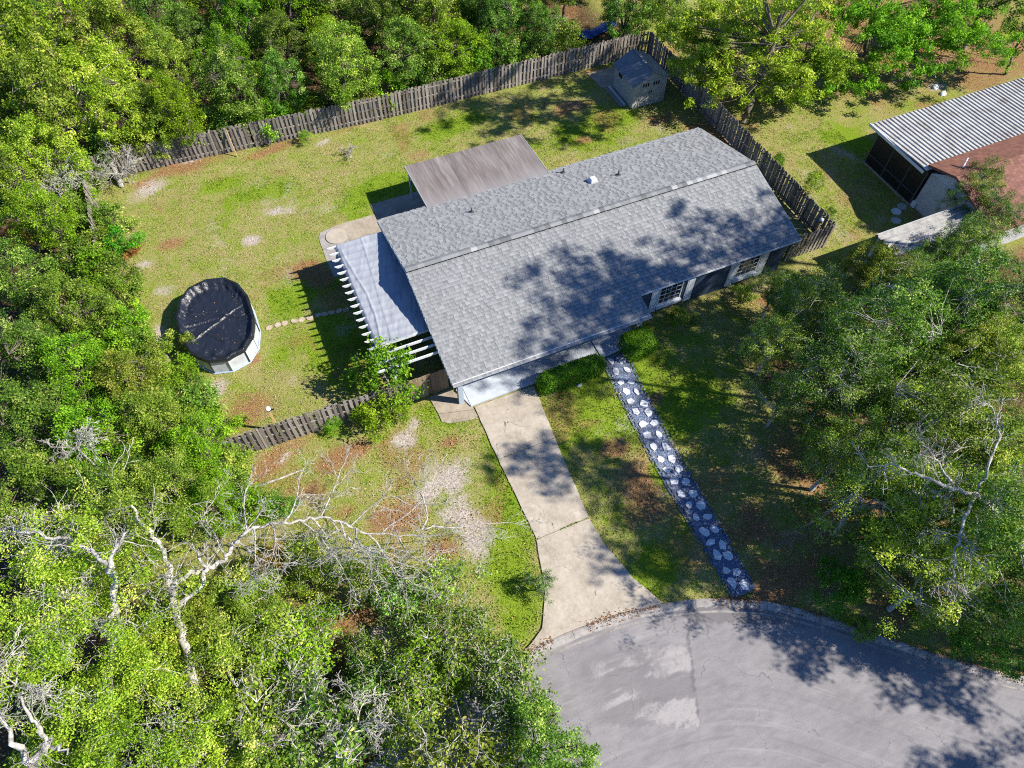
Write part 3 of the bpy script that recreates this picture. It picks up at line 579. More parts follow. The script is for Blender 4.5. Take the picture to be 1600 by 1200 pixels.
zz = PZ + .20 + sag + wr + fold1 + fold2 - .12 * sstep(-2.5, -2.66, uu) 
xx = uu + .03 * (fbm(dd2, uu, .6, 5) - .5); yy = -(dd2 + .10 * (uu + 1.3) * .05 + .14 * (fbm(uu, dd2, .7, 13) - .5) * (sstep(7.5, 8.04, dd2) + sstep(1.3, .8, dd2)))
idx = np.arange(nu * nd).reshape(nu, nd); F = np.stack([idx[:-1, 1:], idx[1:, 1:], idx[1:, :-1], idx[:-1, :-1]], -1).reshape(-1, 4)
t = NT('silver_tarp'); p = t.pos(); n = t.noise(p, 30, 2); M['tarp'] = t.set(t.ramp(t.noise(p, 1.5, 5), [(.3, (.225, .245, .285)), (.7, (.295, .315, .355))]), .42, .45, 0, n, .15, .004)
tm = np_mesh('tarp', np.stack([xx, yy, zz], -1).reshape(-1, 3), F, M['tarp'], None, True)
tarp = link('tarp', tm, label='wrinkled silver grey tarp stretched over the pergola rafters', cat='tarp')
sol = tarp.modifiers.new('thick', 'SOLIDIFY'); sol.thickness = .004


# ------------------------------------------------------------------ pool
PC = Vector((-9.52, -2.02, 0)); pool = empty('swimming_pool', PC, label='above ground oval pool with white wall and black winter cover', cat='pool')
NPP = 14; pr = [(1.80 * math.copysign(abs(math.cos(a)) ** .85, math.cos(a)), 2.72 * math.copysign(abs(math.sin(a)) ** .85, math.sin(a))) for a in [2 * math.pi * (k + .5) / NPP for k in range(NPP)]]
M['poolwall'] = plain('pool_wall_vinyl', (.42, .45, .49), .4, .18)
for k in range(NPP):
    a, b = pr[k], pr[(k + 1) % NPP]; q = Vector((b[0] - a[0], b[1] - a[1], 0)).normalized() * .012
    MB().add([(a[0] + q.x, a[1] + q.y, 0), (b[0] - q.x, b[1] - q.y, 0), (b[0] - q.x, b[1] - q.y, 1.2), (a[0] + q.x, a[1] + q.y, 1.2), (a[0] * .985, a[1] * .985, 0), (b[0] * .985, b[1] * .985, 0), (b[0] * .985, b[1] * .985, 1.2), (a[0] * .985, a[1] * .985, 1.2)],
             [(0, 1, 2, 3), (7, 6, 5, 4), (3, 2, 6, 7), (0, 3, 7, 4), (1, 5, 6, 2)]).build('wall_panel', M['poolwall'], pool)
    MB().tube([(a[0] * 1.012, a[1] * 1.012, 0), (a[0] * 1.012, a[1] * 1.012, 1.19)], .03, 6).build('post', M['black' if k % 2 else 'white'], pool)
    MB().bar((a[0] * 1.01, a[1] * 1.01, 1.215), (b[0] * 1.01, b[1] * 1.01, 1.215), .13, .035).build('rim', M['black'], pool)
MB().tube([(x * 1.02, y * 1.02, .03) for x, y in pr + pr[:1]], .045, 6).build('base_rail', plain('blue_rail', (.30, .38, .50), .5), pool)
# cover: sagging black sheet pulled over the rim, with folds radiating from the edge
nr, na = 46, 168; V = []; F = []
angs = np.linspace(0, 2 * np.pi, na, endpoint=False)
prx = np.array(pr + pr[:1]); pa = np.unwrap(np.arctan2(prx[:, 1], prx[:, 0])); 
def rim(a):
    a = (a - pa[0]) % (2 * np.pi) + pa[0]; k = np.clip(np.searchsorted(pa, a) - 1, 0, NPP - 1); A = prx[k]; B = prx[k + 1]
    ca_, sa_ = np.cos(a), np.sin(a); e = B - A; den = ca_ * e[:, 1] - sa_ * e[:, 0]; return (A[:, 0] * e[:, 1] - A[:, 1] * e[:, 0]) / den
rr_ = rim(angs); rows = np.concatenate([np.linspace(0, .93, nr - 8), [.95, .97, .985, 1.0, 1.03, 1.042, 1.045, 1.045]])
hang = .22 + .10 * (fbm(angs * 3, angs * 0, .6, 3) - .3)
for i, f in enumerate(rows):
    for k, a in enumerate(angs):
        r_ = rr_[k] * f; x, y = r_ * math.cos(a), r_ * math.sin(a)
        if f < 1.03:
            z = .93 + .305 * float(sstep(.84, 1.0, f)) + .09 * (float(vnoise(a * 6, f * 2, .55, 7)) - .5) * float(sstep(.45, .95, f)) * 1.6
        else: z = 1.225 - (0, .06, .14, 1)[min(3, i - (nr - 4))] * hang[k] * (1 if i > nr - 4 else 0) if False else 1.235
        V.append([x, y, z])
V = np.array(V).reshape(nr, na, 3)
for j, i in enumerate(range(nr - 4, nr)): V[i, :, 2] = 1.235 - np.array([0, .25, .6, 1.0])[j] * hang
def crease(p0, p1, h, w):
    a = np.array(p0); b = np.array(p1); d = b - a; L = np.hypot(*d); d = d / L; q = V[:, :, :2] - a; s = np.clip((q * d).sum(-1), 0, L); dist = np.hypot(q[..., 0] - d[0] * s, q[..., 1] - d[1] * s)
    V[:, :, 2] += h * np.exp(-(dist / w) ** 2) * (V[:, :, 2] < 1.12)
for c_ in (((-1.7, .2), (.4, .2)), ((.4, .2), (1.7, -.6)), ((-1.5, -.9), (1.4, .6)), ((-1.6, 1.0), (.1, .7)), ((.9, 2.2), (1.4, .9)), ((-.6, -.7), (.2, -1.6))): crease(c_[0], c_[1], .075, .06)
V[:, :, 2] += (fbm(V[:, :, 0], V[:, :, 1], .45, 17, 4) - .5) * .11 * (V[:, :, 2] < 1.15)
F = [(i * na + k, i * na + (k + 1) % na, (i + 1) * na + (k + 1) % na, (i + 1) * na + k) for i in range(nr - 1) for k in range(na)]
t = NT('black_pool_cover'); p = t.pos(); cr = t.noise(t.scale(p, (1, 1, 1)), 4.5, 4, .6, 2.0); M['cover'] = t.set(t.mix(t.mr(t.noise(p, 4, 6, .8), .60, .76, 0, .16), (.012, .015, .024), (.20, .185, .16)), .30, .5, 0, cr, .7, .05)
V_cover = V.copy(); cov = link('cover', np_mesh('cover', V.reshape(-1, 3), F, M['cover'], None, True), pool)


# ------------------------------------------------------------------ fences
def picket_mesh(name, w, h, mat):
    x = w / 2; y = .009; c_ = .028; P = [(-x, 0.04), (x, 0.04), (x, h - c_), (x - c_, h), (-x + c_, h), (-x, h - c_)]
    n = 6; return MB().add([(a, -y, b) for a, b in P] + [(a, y, b) for a, b in P], [tuple(range(n)), tuple(range(n, 2 * n))[::-1]] + [(i, n + i, n + (i + 1) % n, (i + 1) % n) for i in range(n)]).mesh(name, mat)
PK = [picket_mesh('picket', w, h, M['fence']) for w, h in ((.142, 1.80), (.138, 1.76), (.146, 1.83), (.140, 1.79))]
def fence(label, pts, period=.27, flip=1, back=True, skip=()):
    """shadow box fence: pickets nailed alternately to both sides of three rails between posts"""
    root = empty('wooden_fence', (pts[0][0], pts[0][1], 0), label=label, cat='fence'); O = Vector((pts[0][0], pts[0][1], 0))
    P = [Vector((a, b, 0)) for a, b in pts]; rs = random.Random(hash(label) % 1000 if False else len(label))
    for a, b in zip(P[:-1], P[1:]):
        L = (b - a).length; d = (b - a) / L; ang = math.atan2(d.y, d.x); n_ = Vector((-d.y, d.x, 0)) * flip    # n_ = the back side
        nb = max(1, round(L / 2.42)); step = L / nb
        for i in range(nb + (1 if b is P[-1] else 0)):
            q = a + d * (i * step) - O; MB().box(-.045, .045, -.045, .045, 0, 1.72).build('post', M['fence'], root, (q.x, q.y, 0), (rs.uniform(-.01, .01), rs.uniform(-.01, .01), ang))
        for i in range(nb):
            q = a + d * ((i + .5) * step) - O
            for z0 in (.30, .92, 1.52): MB().box(-step / 2 + .047, step / 2 - .047, -.019, .019, z0 - .045, z0 + .045).build('rail', M['fence'], root, (q.x, q.y, 0), (0, 0, ang))
        n = int(L / period)
        for i in range(n):
            for s_ in ((-1, 1) if back else (-1,)):
                q = a + d * ((i + (.25 if s_ < 0 else .75)) * period) + n_ * (.034 * s_) - O + Vector((0, 0, rs.uniform(-.055, .025)))
                if rs.random() < .012: continue
                link('picket', rs.choice(PK), root, q, (rs.uniform(-.02, .02), rs.gauss(0, .018), ang + rs.uniform(-.03, .03)))
    return root
fence('long grey picket fence across the back of the yard before the trees', [(-14.5, 12.85), (-4.6, 12.22), (3.6, 11.72), (23.5, 11.55)])
fence('shaded grey picket fence along the right of the house, running back to the shed', [(23.62, 11.4), (23.65, -9.35)], .147, flip=-1, back=False)
fence('short grey picket fence in front of the pool and lamp post', [(-11.6, -9.75), (-6.3, -9.85), (-1.95, -10.1)])
fence('short stub of grey fence at the back left corner of the yard', [(-14.55, 12.7), (-14.52, 5.5)], flip=1)
fence('very short picket fence between the right house corner and lamp post', [(20.75, -9.45), (23.5, -9.42)])
g = empty('wooden_gate', (-1.75, -10.05, 0), label='brown plank gate between the picket fence and the garage corner', cat='gate')
for i in range(9):
    x = i * .213; MB().box(x, x + .205, -.012, .012, .05, 1.78 + .02 * math.sin(i * 2.1)).build('plank', M['gate'], g)
for z0 in (.35, 1.45): MB().box(.02, 1.88, .014, .05, z0, z0 + .09).build('rail', M['gate'], g)
MB().box(.75, 1.0, -.03, -.014, 1.3, 1.36).build('latch', M['metal'], g); MB().box(-.06, -.01, -.05, .05, 0, 1.8).build('hinge_post', M['gate'], g)
# lamp posts
def lamp_post(px, py, label, z0=1.95):
    q = at(px, py, z0); o = empty('lamp_post', (q.x, q.y, 0), label=label, cat='lamp post')
    MB().box(-.045, .045, -.045, .045, 0, z0 - .1).build('post', M['newwood'], o)
    MB().box(-.06, .24, -.03, .03, z0 - .12, z0 - .06).build('arm', M['black'], o)
    mb = MB()
    for i in range(6):
        a0, a1 = math.pi * i / 6, math.pi * (i + 1) / 6
    nr2 = 8; vs_ = [(.0 + .13 * math.sin(math.pi * i / nr2) * math.cos(2 * math.pi * k / 12), .13 * math.sin(math.pi * i / nr2) * math.sin(2 * math.pi * k / 12), z0 + .06 + .13 * math.cos(math.pi * i / nr2)) for i in range(nr2 + 1) for k in range(12)]
    mb.add(vs_, [(i * 12 + k, (i + 1) * 12 + k, (i + 1) * 12 + (k + 1) % 12, i * 12 + (k + 1) % 12) for i in range(nr2) for k in range(12)]); mb.build('globe', M['white'], o, smooth=True)
    MB().tube([(.0, 0, z0 - .1), (0, 0, z0 - .02)], [.09, .06], 10).build('base', M['black'], o)
lamp_post(419, 640, 'wooden lamp post with white globe behind the short front fence, left of the pergola')
lamp_post(1283, 345, 'wooden lamp post with white globe at the right corner of the house')

# ------------------------------------------------------------------ shed
M['shedwall'] = plain('shed_panel', (.32, .32, .31), .6, .1); M['shedroof'] = plain('shed_roof_panel', (.14, .155, .185), .6, .12)
sx0, sx1, sy0, sy1 = 19.5, 21.95, 6.2, 8.9; smx = (sx0 + sx1) / 2; SO = Vector((smx, 7.55, 0))
shed = empty('garden_shed', SO, label='small grey garden shed with dark gabled roof in the back corner', cat='shed'); so = tuple(-SO)
for y0, y1 in ((sy0, sy0 + .05), (sy1 - .05, sy1)):
    P = [(sx0, .02), (sx1, .02), (sx1, 1.78), (smx, 2.42), (sx0, 1.78)]
    MB().add([(a, y0, b) for a, b in P] + [(a, y1, b) for a, b in P], [(0, 1, 2, 3, 4), (9, 8, 7, 6, 5)] + [(i, 5 + i, 5 + (i + 1) % 5, (i + 1) % 5) for i in range(5)]).build('gable_wall', M['shedwall'], shed, so)
for x0 in (sx0, sx1 - .05): MB().box(x0, x0 + .05, sy0 + .052, sy1 - .052, .02, 1.775).build('side_wall', M['shedwall'], shed, so)
for s in (-1, 1):
    e = smx + s * 1.42; ze = 2.46 - 1.42 * .525
    for i in range(3):
        y0 = sy0 - .12 + i * .98; y1 = y0 + .974
        MB().add([(smx, y0, 2.46), (e, y0, ze), (e, y1, ze), (smx, y1, 2.46), (smx, y0, 2.51), (e, y0, ze + .05), (e, y1, ze + .05), (smx, y1, 2.51)], [(0, 1, 2, 3), (7, 6, 5, 4), (0, 4, 5, 1), (1, 5, 6, 2), (2, 6, 7, 3), (3, 7, 4, 0)]).build('roof_panel', M['shedroof'], shed, so)
MB().box(smx - .07, smx + .07, sy0 - .13, sy1 + .13, 2.50, 2.54).build('ridge_cap', M['shedroof'], shed, so)
for s in (0, 1):
    x0 = smx - .78 + s * .785; d_ = MB().box(x0, x0 + .775, sy0 - .03, sy0 - .002, .08, 1.92).build('door', M['shedwall'], shed, so)
    for i in range(3): MB().box(x0 + .14 + i * .18, x0 + .25 + i * .18, sy0 - .04, sy0 - .031, 1.52, 1.76).build('window_slot', M['glass'], d_)
    for i in range(2): MB().box(x0 + .24 + i * .28, x0 + .262 + i * .28, sy0 - .045, sy0 - .031, .12, 1.45).build('rib', M['shedwall'], d_)
    MB().box(x0 + (.68 if s == 0 else .06), x0 + (.72 if s == 0 else .10), sy0 - .07, sy0 - .031, .95, 1.15).build('handle', M['black'], d_)
MB().box(sx0 - .02, sx0 - .002, 7.9, 8.35, 1.25, 1.68).build('window', M['glass'], shed, so)
for i, (lab, dx) in enumerate((('dark board lying nearest the wall on the left side of the shed', 0.03), ('dark board lying outermost on the left side of the shed', -.22))):
    MB().box(19.12 + dx, 19.32 + dx, 6.7, 9.0, .02, .08 + .05 * (1 - i)).build('board', M['fence' if i else 'metal'], label=lab, cat='board')
o = empty('sawhorse', at(1082, 172), .5, label='small wooden frame standing between shed and right fence', cat='frame')
for s in (-.22, .22): MB().bar((s, -.25, 0), (s * .3, .1, .55), .05, .05).build('leg', M['newwood'], o)
MB().bar((-.3, .08, .55), (.3, .08, .55), .05, .08).build('top_bar', M['newwood'], o)

# ------------------------------------------------------------------ neighbour's house
nb = empty('neighbour_house', (36, -9, 0), label='neighbour house with ribbed white metal porch roof and red shingles', cat='house'); NO = (-36, 9, 0)
t = NT('old_white_metal'); p = t.pos(); n = t.noise(p, 1.1, 6, .75); n2 = t.noise(p, 12, 4, .7)
M['ribmetal'] = t.set(t.mix(t.mr(t.math('ADD', t.math('MULTIPLY', n, .7), t.math('MULTIPLY', n2, .4)), .52, .74, 0, .8), (.42, .42, .415), (.14, .10, .075)), .6, .2)
rp = MB(); P = [(0, 0), (.015, .06), (.055, .06), (.07, 0), (.305, 0)]
rp.add([(a, 0, b) for a, b in P] + [(a, -4.72, b + .24) for a, b in P], [(i, 5 + i, 6 + i, 1 + i) for i in range(4)]); rp.add([(.305, 0, -.03), (0, 0, -.03), (0, -4.72, .21), (.305, -4.72, .21)], [(0, 1, 2, 3)]); rpm = rp.mesh('roof_panel', M['ribmetal'])
for i in range(42): link('roof_panel', rpm, nb, (30.25 + i * .3055 - 36, -3.72 + 9, 2.48))
MB().box(30.25, 43.1, -8.62, -8.30, 2.70, 2.76).build('roof_edge', M['white'], nb, NO); MB().box(30.2, 30.25, -8.5, -3.7, 2.42, 2.60).build('edge_trim', M['white'], nb, NO)
MB().box(30.5, 43, -8.62, -4.35, -.02, .10).build('porch_slab', M['pad'], nb, NO)
for i, y in enumerate((-4.42, -5.9, -7.4, -8.55)): MB().box(30.55, 30.62, y - .035, y + .035, .1, 2.45).build('screen_post', M['trimdark'], nb, NO)
for a, b in ((-4.46, -5.86), (-5.94, -7.36), (-7.44, -8.51)): MB().box(30.575, 30.595, b, a, .75, 2.42).build('screen', M['walldark'], nb, NO); MB().box(30.57, 30.60, b, a, .1, .70).build('kick_panel', M['walldark'], nb, NO); MB().box(30.56, 30.61, b, a, .70, .75).build('rail', M['trimdark'], nb, NO)
for i in range(5): MB().box(30.65 + i * 2.4, 32.95 + i * 2.4, -4.43, -4.41, .12, 2.4).build('screen', M['walldark'], nb, NO)
MB().box(30.7, 43, -13.4, -8.7, -.05, 2.45).build('wall', plain('pale_stucco', (.42, .42, .42), .8), nb, NO)
t = NT('red_shingle'); p = t.pos(); M['redsh'] = t.set(t.mix(t.noise(p, 50, 2), t.ramp(t.attr('tint'), [(0, (.09, .042, .034)), (.5, (.16, .078, .062)), (1, (.24, .125, .10))]), (.22, .11, .09)), .9, .15)
rz = lambda d: 3.55 - .30 * abs(d - 10.3)
MB().add([(u, -d, rz(d) - e) for e in (0, .15) for u in (30.35, 43) for d in (8.45, 10.3, 13.9)], [(0, 3, 4, 1), (1, 4, 5, 2), (6, 7, 10, 9), (7, 8, 11, 10), (0, 1, 7, 6), (1, 2, 8, 7), (3, 9, 10, 4), (4, 10, 11, 5), (2, 5, 11, 8), (0, 6, 9, 3)]).build('roof', plain('rust_red_roll_roof', (.17, .075, .05), .85, .35), nb, NO)
mb = MB(); rs = random.Random(3); a_ = math.atan(.30)
for r_ in range(23):
    s_ = r_ * .16; x = 30.33
    while x < 40:
        w = rs.choice([.3, .3, .32]); mb.cur = rs.random(); d = 10.3 + s_ * math.cos(a_); z = rz(d) + .003; d2 = d + .158 * math.cos(a_); h = .02
        mb.add([(x, -d, z), (x + w - .008, -d, z), (x + w - .008, -d2, rz(d2) + h), (x, -d2, rz(d2) + h), (x + w - .008, -d2, rz(d2)), (x, -d2, rz(d2))], [(3, 2, 1, 0), (5, 4, 2, 3)]); x += w
mb.build('shingle_field', M['redsh'], nb, NO, tint=True, kind='stuff')
q = at(1500, 268, 3.1); MB().tube([(q.x, q.y, 2.9), (q.x, q.y, 3.45), (q.x + .35, q.y + .25, 3.75)], .05, 8).build('vent_pipe', M['white'], nb, NO)
MB().add([(30.71, -8.7, 2.45), (30.71, -13.4, 2.45), (30.71, -10.3, 3.4)], [(0, 1, 2)]).build('gable_wall', M['poolwall'], nb, NO)
cp = empty('carport', (27.6, -13.2, 0), label='flat carport with ribbed white metal roof half under the oaks', cat='carport'); CO = (-27.6, 13.2, 0)
P = [(0, 0), (.03, .10), (.08, .10), (.11, 0), (.40, 0)]
rpm = MB().add([(0, -a, b) for a, b in P] + [(6.1, -a, b) for a, b in P], [(i, i + 1, 6 + i, 5 + i) for i in range(4)]).add([(0, 0, -.03), (6.1, 0, -.03), (6.1, -.4, -.03), (0, -.4, -.03)], [(3, 2, 1, 0)]).mesh('roof_panel', plain('grey_carport_metal', (.29, .29, .29), .6, .3))
for i in range(4): link('roof_panel', rpm, cp, (24.65 - 27.6, -11.35 - i * .401 + 13.2, 2.25))
for x, y in ((24.8, -11.5), (24.8, -12.85), (30.4, -12.85)): MB().box(x - .05, x + .05, y - .05, y + .05, 0, 2.21).build('post', M['white'], cp, CO)
MB().box(24.65, 30.75, -11.345, -11.30, 2.18, 2.30).build('fascia', M['metal'], cp, CO)
for (px, py, lab) in ((1400, 331, 'pale round bucket top on shaded ground, brightest of three'), (1409, 323, 'dull round bucket top nearest the neighbour screen porch'), (1400, 345, 'dull round bucket top nearest the carport roof')):
    q = at(px, py); mb = MB(); mb.disc((0, 0), .30, 0, .05, 20); mb.disc((0, 0), .26, .052, .075, 20); mb.build('bucket', M['white' if 'brightest' in lab else 'metal'], None, (q.x, q.y, .0), label=lab, cat='bucket')
q = at(1428, 322); o = empty('hose_reel', (q.x, q.y, 0), label='coiled garden hose on a white box beside the screen porch', cat='hose reel')
MB().bevbox(-.2, .2, -.15, .15, 0, .42, .03).build('box', M['white'], o)
MB().tube([((.26 + .03 * math.sin(a * .3)) * math.cos(a) + .5, (.22) * math.sin(a), .1 + a * .006) for a in np.linspace(0, 25, 120)], .018, 5).build('hose', M['white'], o)
for i, (px, py, lab) in enumerate(((1461, 137, 'pale flat rock on leaf litter behind the metal roof, upper one'), (1473, 147, 'pale flat rock on leaf litter behind the metal roof, lower one'), (905, 601, 'small white rounded rock on the grass in front of the clipped hedge'))):
    q = at(px, py); rs = random.Random(i); vs_ = []; fs_ = []
    for a in range(5):
        for b in range(9): 
            th_ = math.pi * .5 * a / 4; ph_ = 2 * math.pi * b / 9; r_ = rs.uniform(.85, 1.1); vs_.append((.30 * r_ * math.sin(th_ + .02) * math.cos(ph_), .2 * r_ * math.sin(th_ + .02) * math.sin(ph_), .16 * r_ * math.cos(th_)))
    fs_ = [(a * 9 + b, (a + 1) * 9 + b, (a + 1) * 9 + (b + 1) % 9, a * 9 + (b + 1) % 9) for a in range(4) for b in range(9)] + [tuple(range(9))]
    k_ = .6 if i == 2 else 1.2
    link('rock', MB().add(vs_, fs_).mesh('rock', M['stone'], True), None, (q.x, q.y, -.01), (0, 0, .4), (k_, k_, k_), label=lab, cat='rock')
# blue tarp in the woods, leaning stake, log
q = at(932, 45, .4); uu, vv = np.meshgrid(np.linspace(-1.7, 1.7, 26), np.linspace(-.5, .5, 12), indexing='ij'); zz = .45 + (fbm(uu, vv, .6, 5) - .5) * .5 - (abs(vv) ** 2) * .8; idx = np.arange(26 * 12).reshape(26, 12)
link('blue_tarp', np_mesh('blue_tarp', np.stack([uu, vv, zz], -1).reshape(-1, 3), np.stack([idx[:-1, :-1], idx[1:, :-1], idx[1:, 1:], idx[:-1, 1:]], -1).reshape(-1, 4), plain('blue_poly_tarp', (.015, .05, .24), .5), None, True), None, (q.x, q.y, 0), (0, 0, .2), label='crumpled bright blue tarp in the shade behind the back fence', cat='tarp').modifiers.new('thick', 'SOLIDIFY').thickness = .01
a = at(371, 245); MB().bar((a.x, a.y, 0), (a.x - .05, a.y + .42, 1.75), .07, .04).build('stake', M['newwood'], label='yellow timber stake leaning against the back fence', cat='stake')
a = at(398, 762); b = at(472, 735); MB().tube([(a.x, a.y, .06), ((a.x + b.x) / 2, (a.y + b.y) / 2 - .06, .09), (b.x, b.y, .05)], [.06, .05, .03], 7).build('fallen_branch', M['pale'], label='pale fallen branch lying on the lawn before the short front fence', cat='branch')
q = at(850, 168); mb = MB(); mb.tube([(q.x, q.y, -.05), (q.x + .02, q.y, .5)], [.08, .06], 8); mb.build('tree_stump', M['bark'], label='thin cut stump standing in the lawn left of the shed', cat='stump')

# ------------------------------------------------------------------ vegetation
def unit(v): return v / np.maximum(np.linalg.norm(v, axis=-1, keepdims=True), 1e-9)
def leaves_mesh(name, C, Nn, size, tint, mat, g, ratio=.55):
    """one four-cornered leaf per point"""
    n = len(C); Nn = unit(Nn); r_ = unit(g.normal(size=(n, 3))); T = unit(np.cross(Nn, r_)); B = np.cross(Nn, T); L = size[:, None]
    V = np.stack([C - T * L * .5, C + B * L * ratio * .5 - T * L * .05, C + T * L * .5 - Nn * L * .10, C - B * L * ratio * .5 - T * L * .05], 1)
    return np_mesh(name, V.reshape(-1, 3), np.arange(n * 4).reshape(-1, 4), mat, {'tint': np.repeat(tint, 4)})
def twigged(clusters, rc, g, twigs, per, lsize, flat=.65, spread=.11, up=.6):
    """leaf points: every cluster is a spray of twigs, every twig ends in a tuft of leaves"""
    nC = len(clusters); d = unit(g.normal(size=(nC, twigs, 3)) * np.array([1, 1, .7]) + np.array([0, 0, .25]))
    ln = rc[:, None] * g.uniform(.25, 1.0, (nC, twigs)) ** .7
    tip = clusters[:, None] + d * ln[..., None] * np.array([1, 1, flat])
    P = tip[:, :, None] - d[:, :, None] * g.uniform(0, .22, (nC, twigs, per, 1)) + g.normal(size=(nC, twigs, per, 3)) * spread
    N = d[:, :, None] * .5 + np.array([0, 0, up]) + g.normal(size=P.shape) * .62
    tc = g.normal(0, .13, (nC, 1, 1)); tt = g.normal(0, .10, (nC, twigs, 1)); tint = np.clip(.48 + tc * 1.3 + tt * 1.3 + g.normal(0, .16, P.shape[:3]), 0, 1)
    S = lsize * g.uniform(.5, 1.3, P.shape[:3]) * g.uniform(.75, 1.2, (nC, 1, 1))
    return P.reshape(-1, 3), N.reshape(-1, 3), S.ravel(), tint.ravel(), tip, d
def crown_points(g, n, Rr, z0, z1, lump=.35, shell=.5, mind=.5):
    out = []; k = 0; ph = g.uniform(0, 6.28, 3)
    while len(out) < n and k < n * 60:
        k += 1; d = unit(g.normal(size=3)); 
        if d[2] < -.55: continue
        az = math.atan2(d[1], d[0]); R_ = Rr * (1 - lump * .5 + lump * (.5 * math.sin(2 * az + ph[0]) * .6 + .4 * math.sin(3 * az + ph[1]) + .35 * math.sin(5 * az + ph[2])))
        f = g.uniform(shell, 1.0) ** .6; zc = z0 + (z1 - z0) * .42; zh = (z1 - zc) if d[2] > 0 else (zc - z0)
        q = np.array([d[0] * R_ * f, d[1] * R_ * f, zc + d[2] * zh * f])
        if all(np.sum((q - o_) ** 2) > mind ** 2 for o_ in out): out.append(q)
    return np.array(out)
def tree_meshes(seed, Rr, H, z0, ncl, rc, twigs, per, lsize, trunk_r, lump=.35, shell=.5, twig_wood=0, lean=.3, spread=.11, flat=.65, wood='bark', mat='lf_green', up=.6):
    g = np.random.default_rng(seed); C = crown_points(g, ncl, Rr, z0, H, lump, shell, rc * .62)
    rcs = rc * g.uniform(.7, 1.25, len(C)); P, N, S, T, tip, dr_ = twigged(C, rcs, g, twigs, per, lsize, flat, spread, up)
    crown = leaves_mesh('crown', P, N, S, T, M[mat], g)
    mb = MB(); lx, ly = g.normal(0, lean, 2); fork = np.array([lx * .5, ly * .5, z0 + (H - z0) * .12])
    base = [np.array([0, 0, -.15]), np.array([lx * .12, ly * .12, fork[2] * .35]), np.array([lx * .4 + .05, ly * .4, fork[2] * .7]), fork]
    mb.tube(base, [trunk_r * 1.5, trunk_r * 1.05, trunk_r * .92, trunk_r * .8], 8)
    nodes = [fork]; nl = 6
    for i in range(nl):
        a = 2 * math.pi * (i + g.uniform(-.25, .25)) / nl; rr2 = Rr * g.uniform(.4, .7) * (1 if i else .15); zt = z0 + (H - z0) * g.uniform(.45, .8)
        e = np.array([rr2 * math.cos(a), rr2 * math.sin(a), zt]); m1 = fork * .6 + e * .4 + np.array([0, 0, (zt - fork[2]) * .12]) + g.normal(0, .12, 3); m2 = fork * .25 + e * .75 + g.normal(0, .14, 3)
        mb.tube([fork - np.array([0, 0, .2]), m1, m2, e], [trunk_r * .6, trunk_r * .45, trunk_r * .3, trunk_r * .16], 6); nodes += [m1, m2, e, (m1 + m2) / 2, (m2 + e) / 2]
    nodes = np.array(nodes)
    for c_ in C:
        b = nodes[np.argmin(((nodes - c_) ** 2).sum(1) + (nodes[:, 2] > c_[2] + .3) * 2)]; mid = (b + c_) / 2 + g.normal(0, .1, 3) - np.array([0, 0, .08])
        mb.tube([b, mid, c_], [trunk_r * .17, trunk_r * .12, trunk_r * .05], 4, False)
    if twig_wood:
        for i in range(len(C)):
            for k in range(0, twigs, max(1, int(1 / twig_wood))):
                q = tip[i, k] + dr_[i, k] * .05; mb.tube([C[i], (C[i] + q) / 2 + g.normal(0, .04, 3), q], [.016, .012, .006], 3, False)
    return mb.mesh('trunk', M[wood], True), crown
KIND = {}
def kinds(key, seeds, **k): KIND[key] = [tree_meshes(s, **k) for s in seeds]
kinds('oak', (1, 2, 3, 4), Rr=2.5, H=6.4, z0=.8, ncl=135, rc=.46, twigs=12, per=13, lsize=.118, trunk_r=.13, lump=.5)
kinds('maple', (11, 12), Rr=2.5, H=6.6, z0=1.8, ncl=90, rc=.52, twigs=11, per=11, lsize=.14, trunk_r=.13, lump=.55, shell=.35, flat=.5)
kinds('thin', (21, 22, 23), Rr=3.5, H=8.8, z0=2.0, ncl=130, rc=.58, twigs=12, per=12, lsize=.118, trunk_r=.12, lump=.6, shell=.3, twig_wood=.12, wood='pale', mat='lf_dark', flat=.45, spread=.13)
kinds('sap', (71, 72), Rr=1.7, H=3.0, z0=.5, ncl=48, rc=.5, twigs=10, per=8, lsize=.105, trunk_r=.05, lump=.6, shell=.2, twig_wood=.5, wood='pale', spread=.1)
kinds('big', (31, 32, 33), Rr=3.2, H=7.6, z0=1.6, ncl=160, rc=.6, twigs=13, per=10, lsize=.125, trunk_r=.24, lump=.5, shell=.45, twig_wood=.15, wood='pale')
kinds('tall', (61, 62), Rr=3.4, H=24.0, z0=16.5, ncl=72, rc=.72, twigs=11, per=8, lsize=.19, trunk_r=.13, lump=.6, shell=.15, lean=.1, mat='lf_dark')
kinds('shrub', (41, 42, 43), Rr=1.15, H=1.9, z0=.1, ncl=34, rc=.38, twigs=12, per=9, lsize=.10, trunk_r=.04, lump=.5, shell=.45, spread=.08)
kinds('low', (51, 52), Rr=.55, H=.75, z0=.02, ncl=12, rc=.25, twigs=9, per=8, lsize=.09, trunk_r=.02, lump=.5, spread=.06)
WOODS = []
def tree(name, kind, v, x, y, s=1.0, sz=None, rot=None, mat=None, label='', cat='tree', group=None, wood=None):
    tm_, cm = KIND[kind][v % len(KIND[kind])]
    o = empty(name, (x, y, 0), rng.uniform(0, 6.28) if rot is None else rot, label=label, cat=cat, group=group); o.scale = (s, s, sz or s)
    a = link('trunk', tm_, o, mat=M[wood] if wood else None); b = link('crown', cm, o, mat=M[mat] if mat else None)
    return o
def T(px, py, z, *a, **k):
    """place a tree by the middle of its crown"""
    q = at(px, py, z); return k.pop('name', 'broadleaf_tree'), q
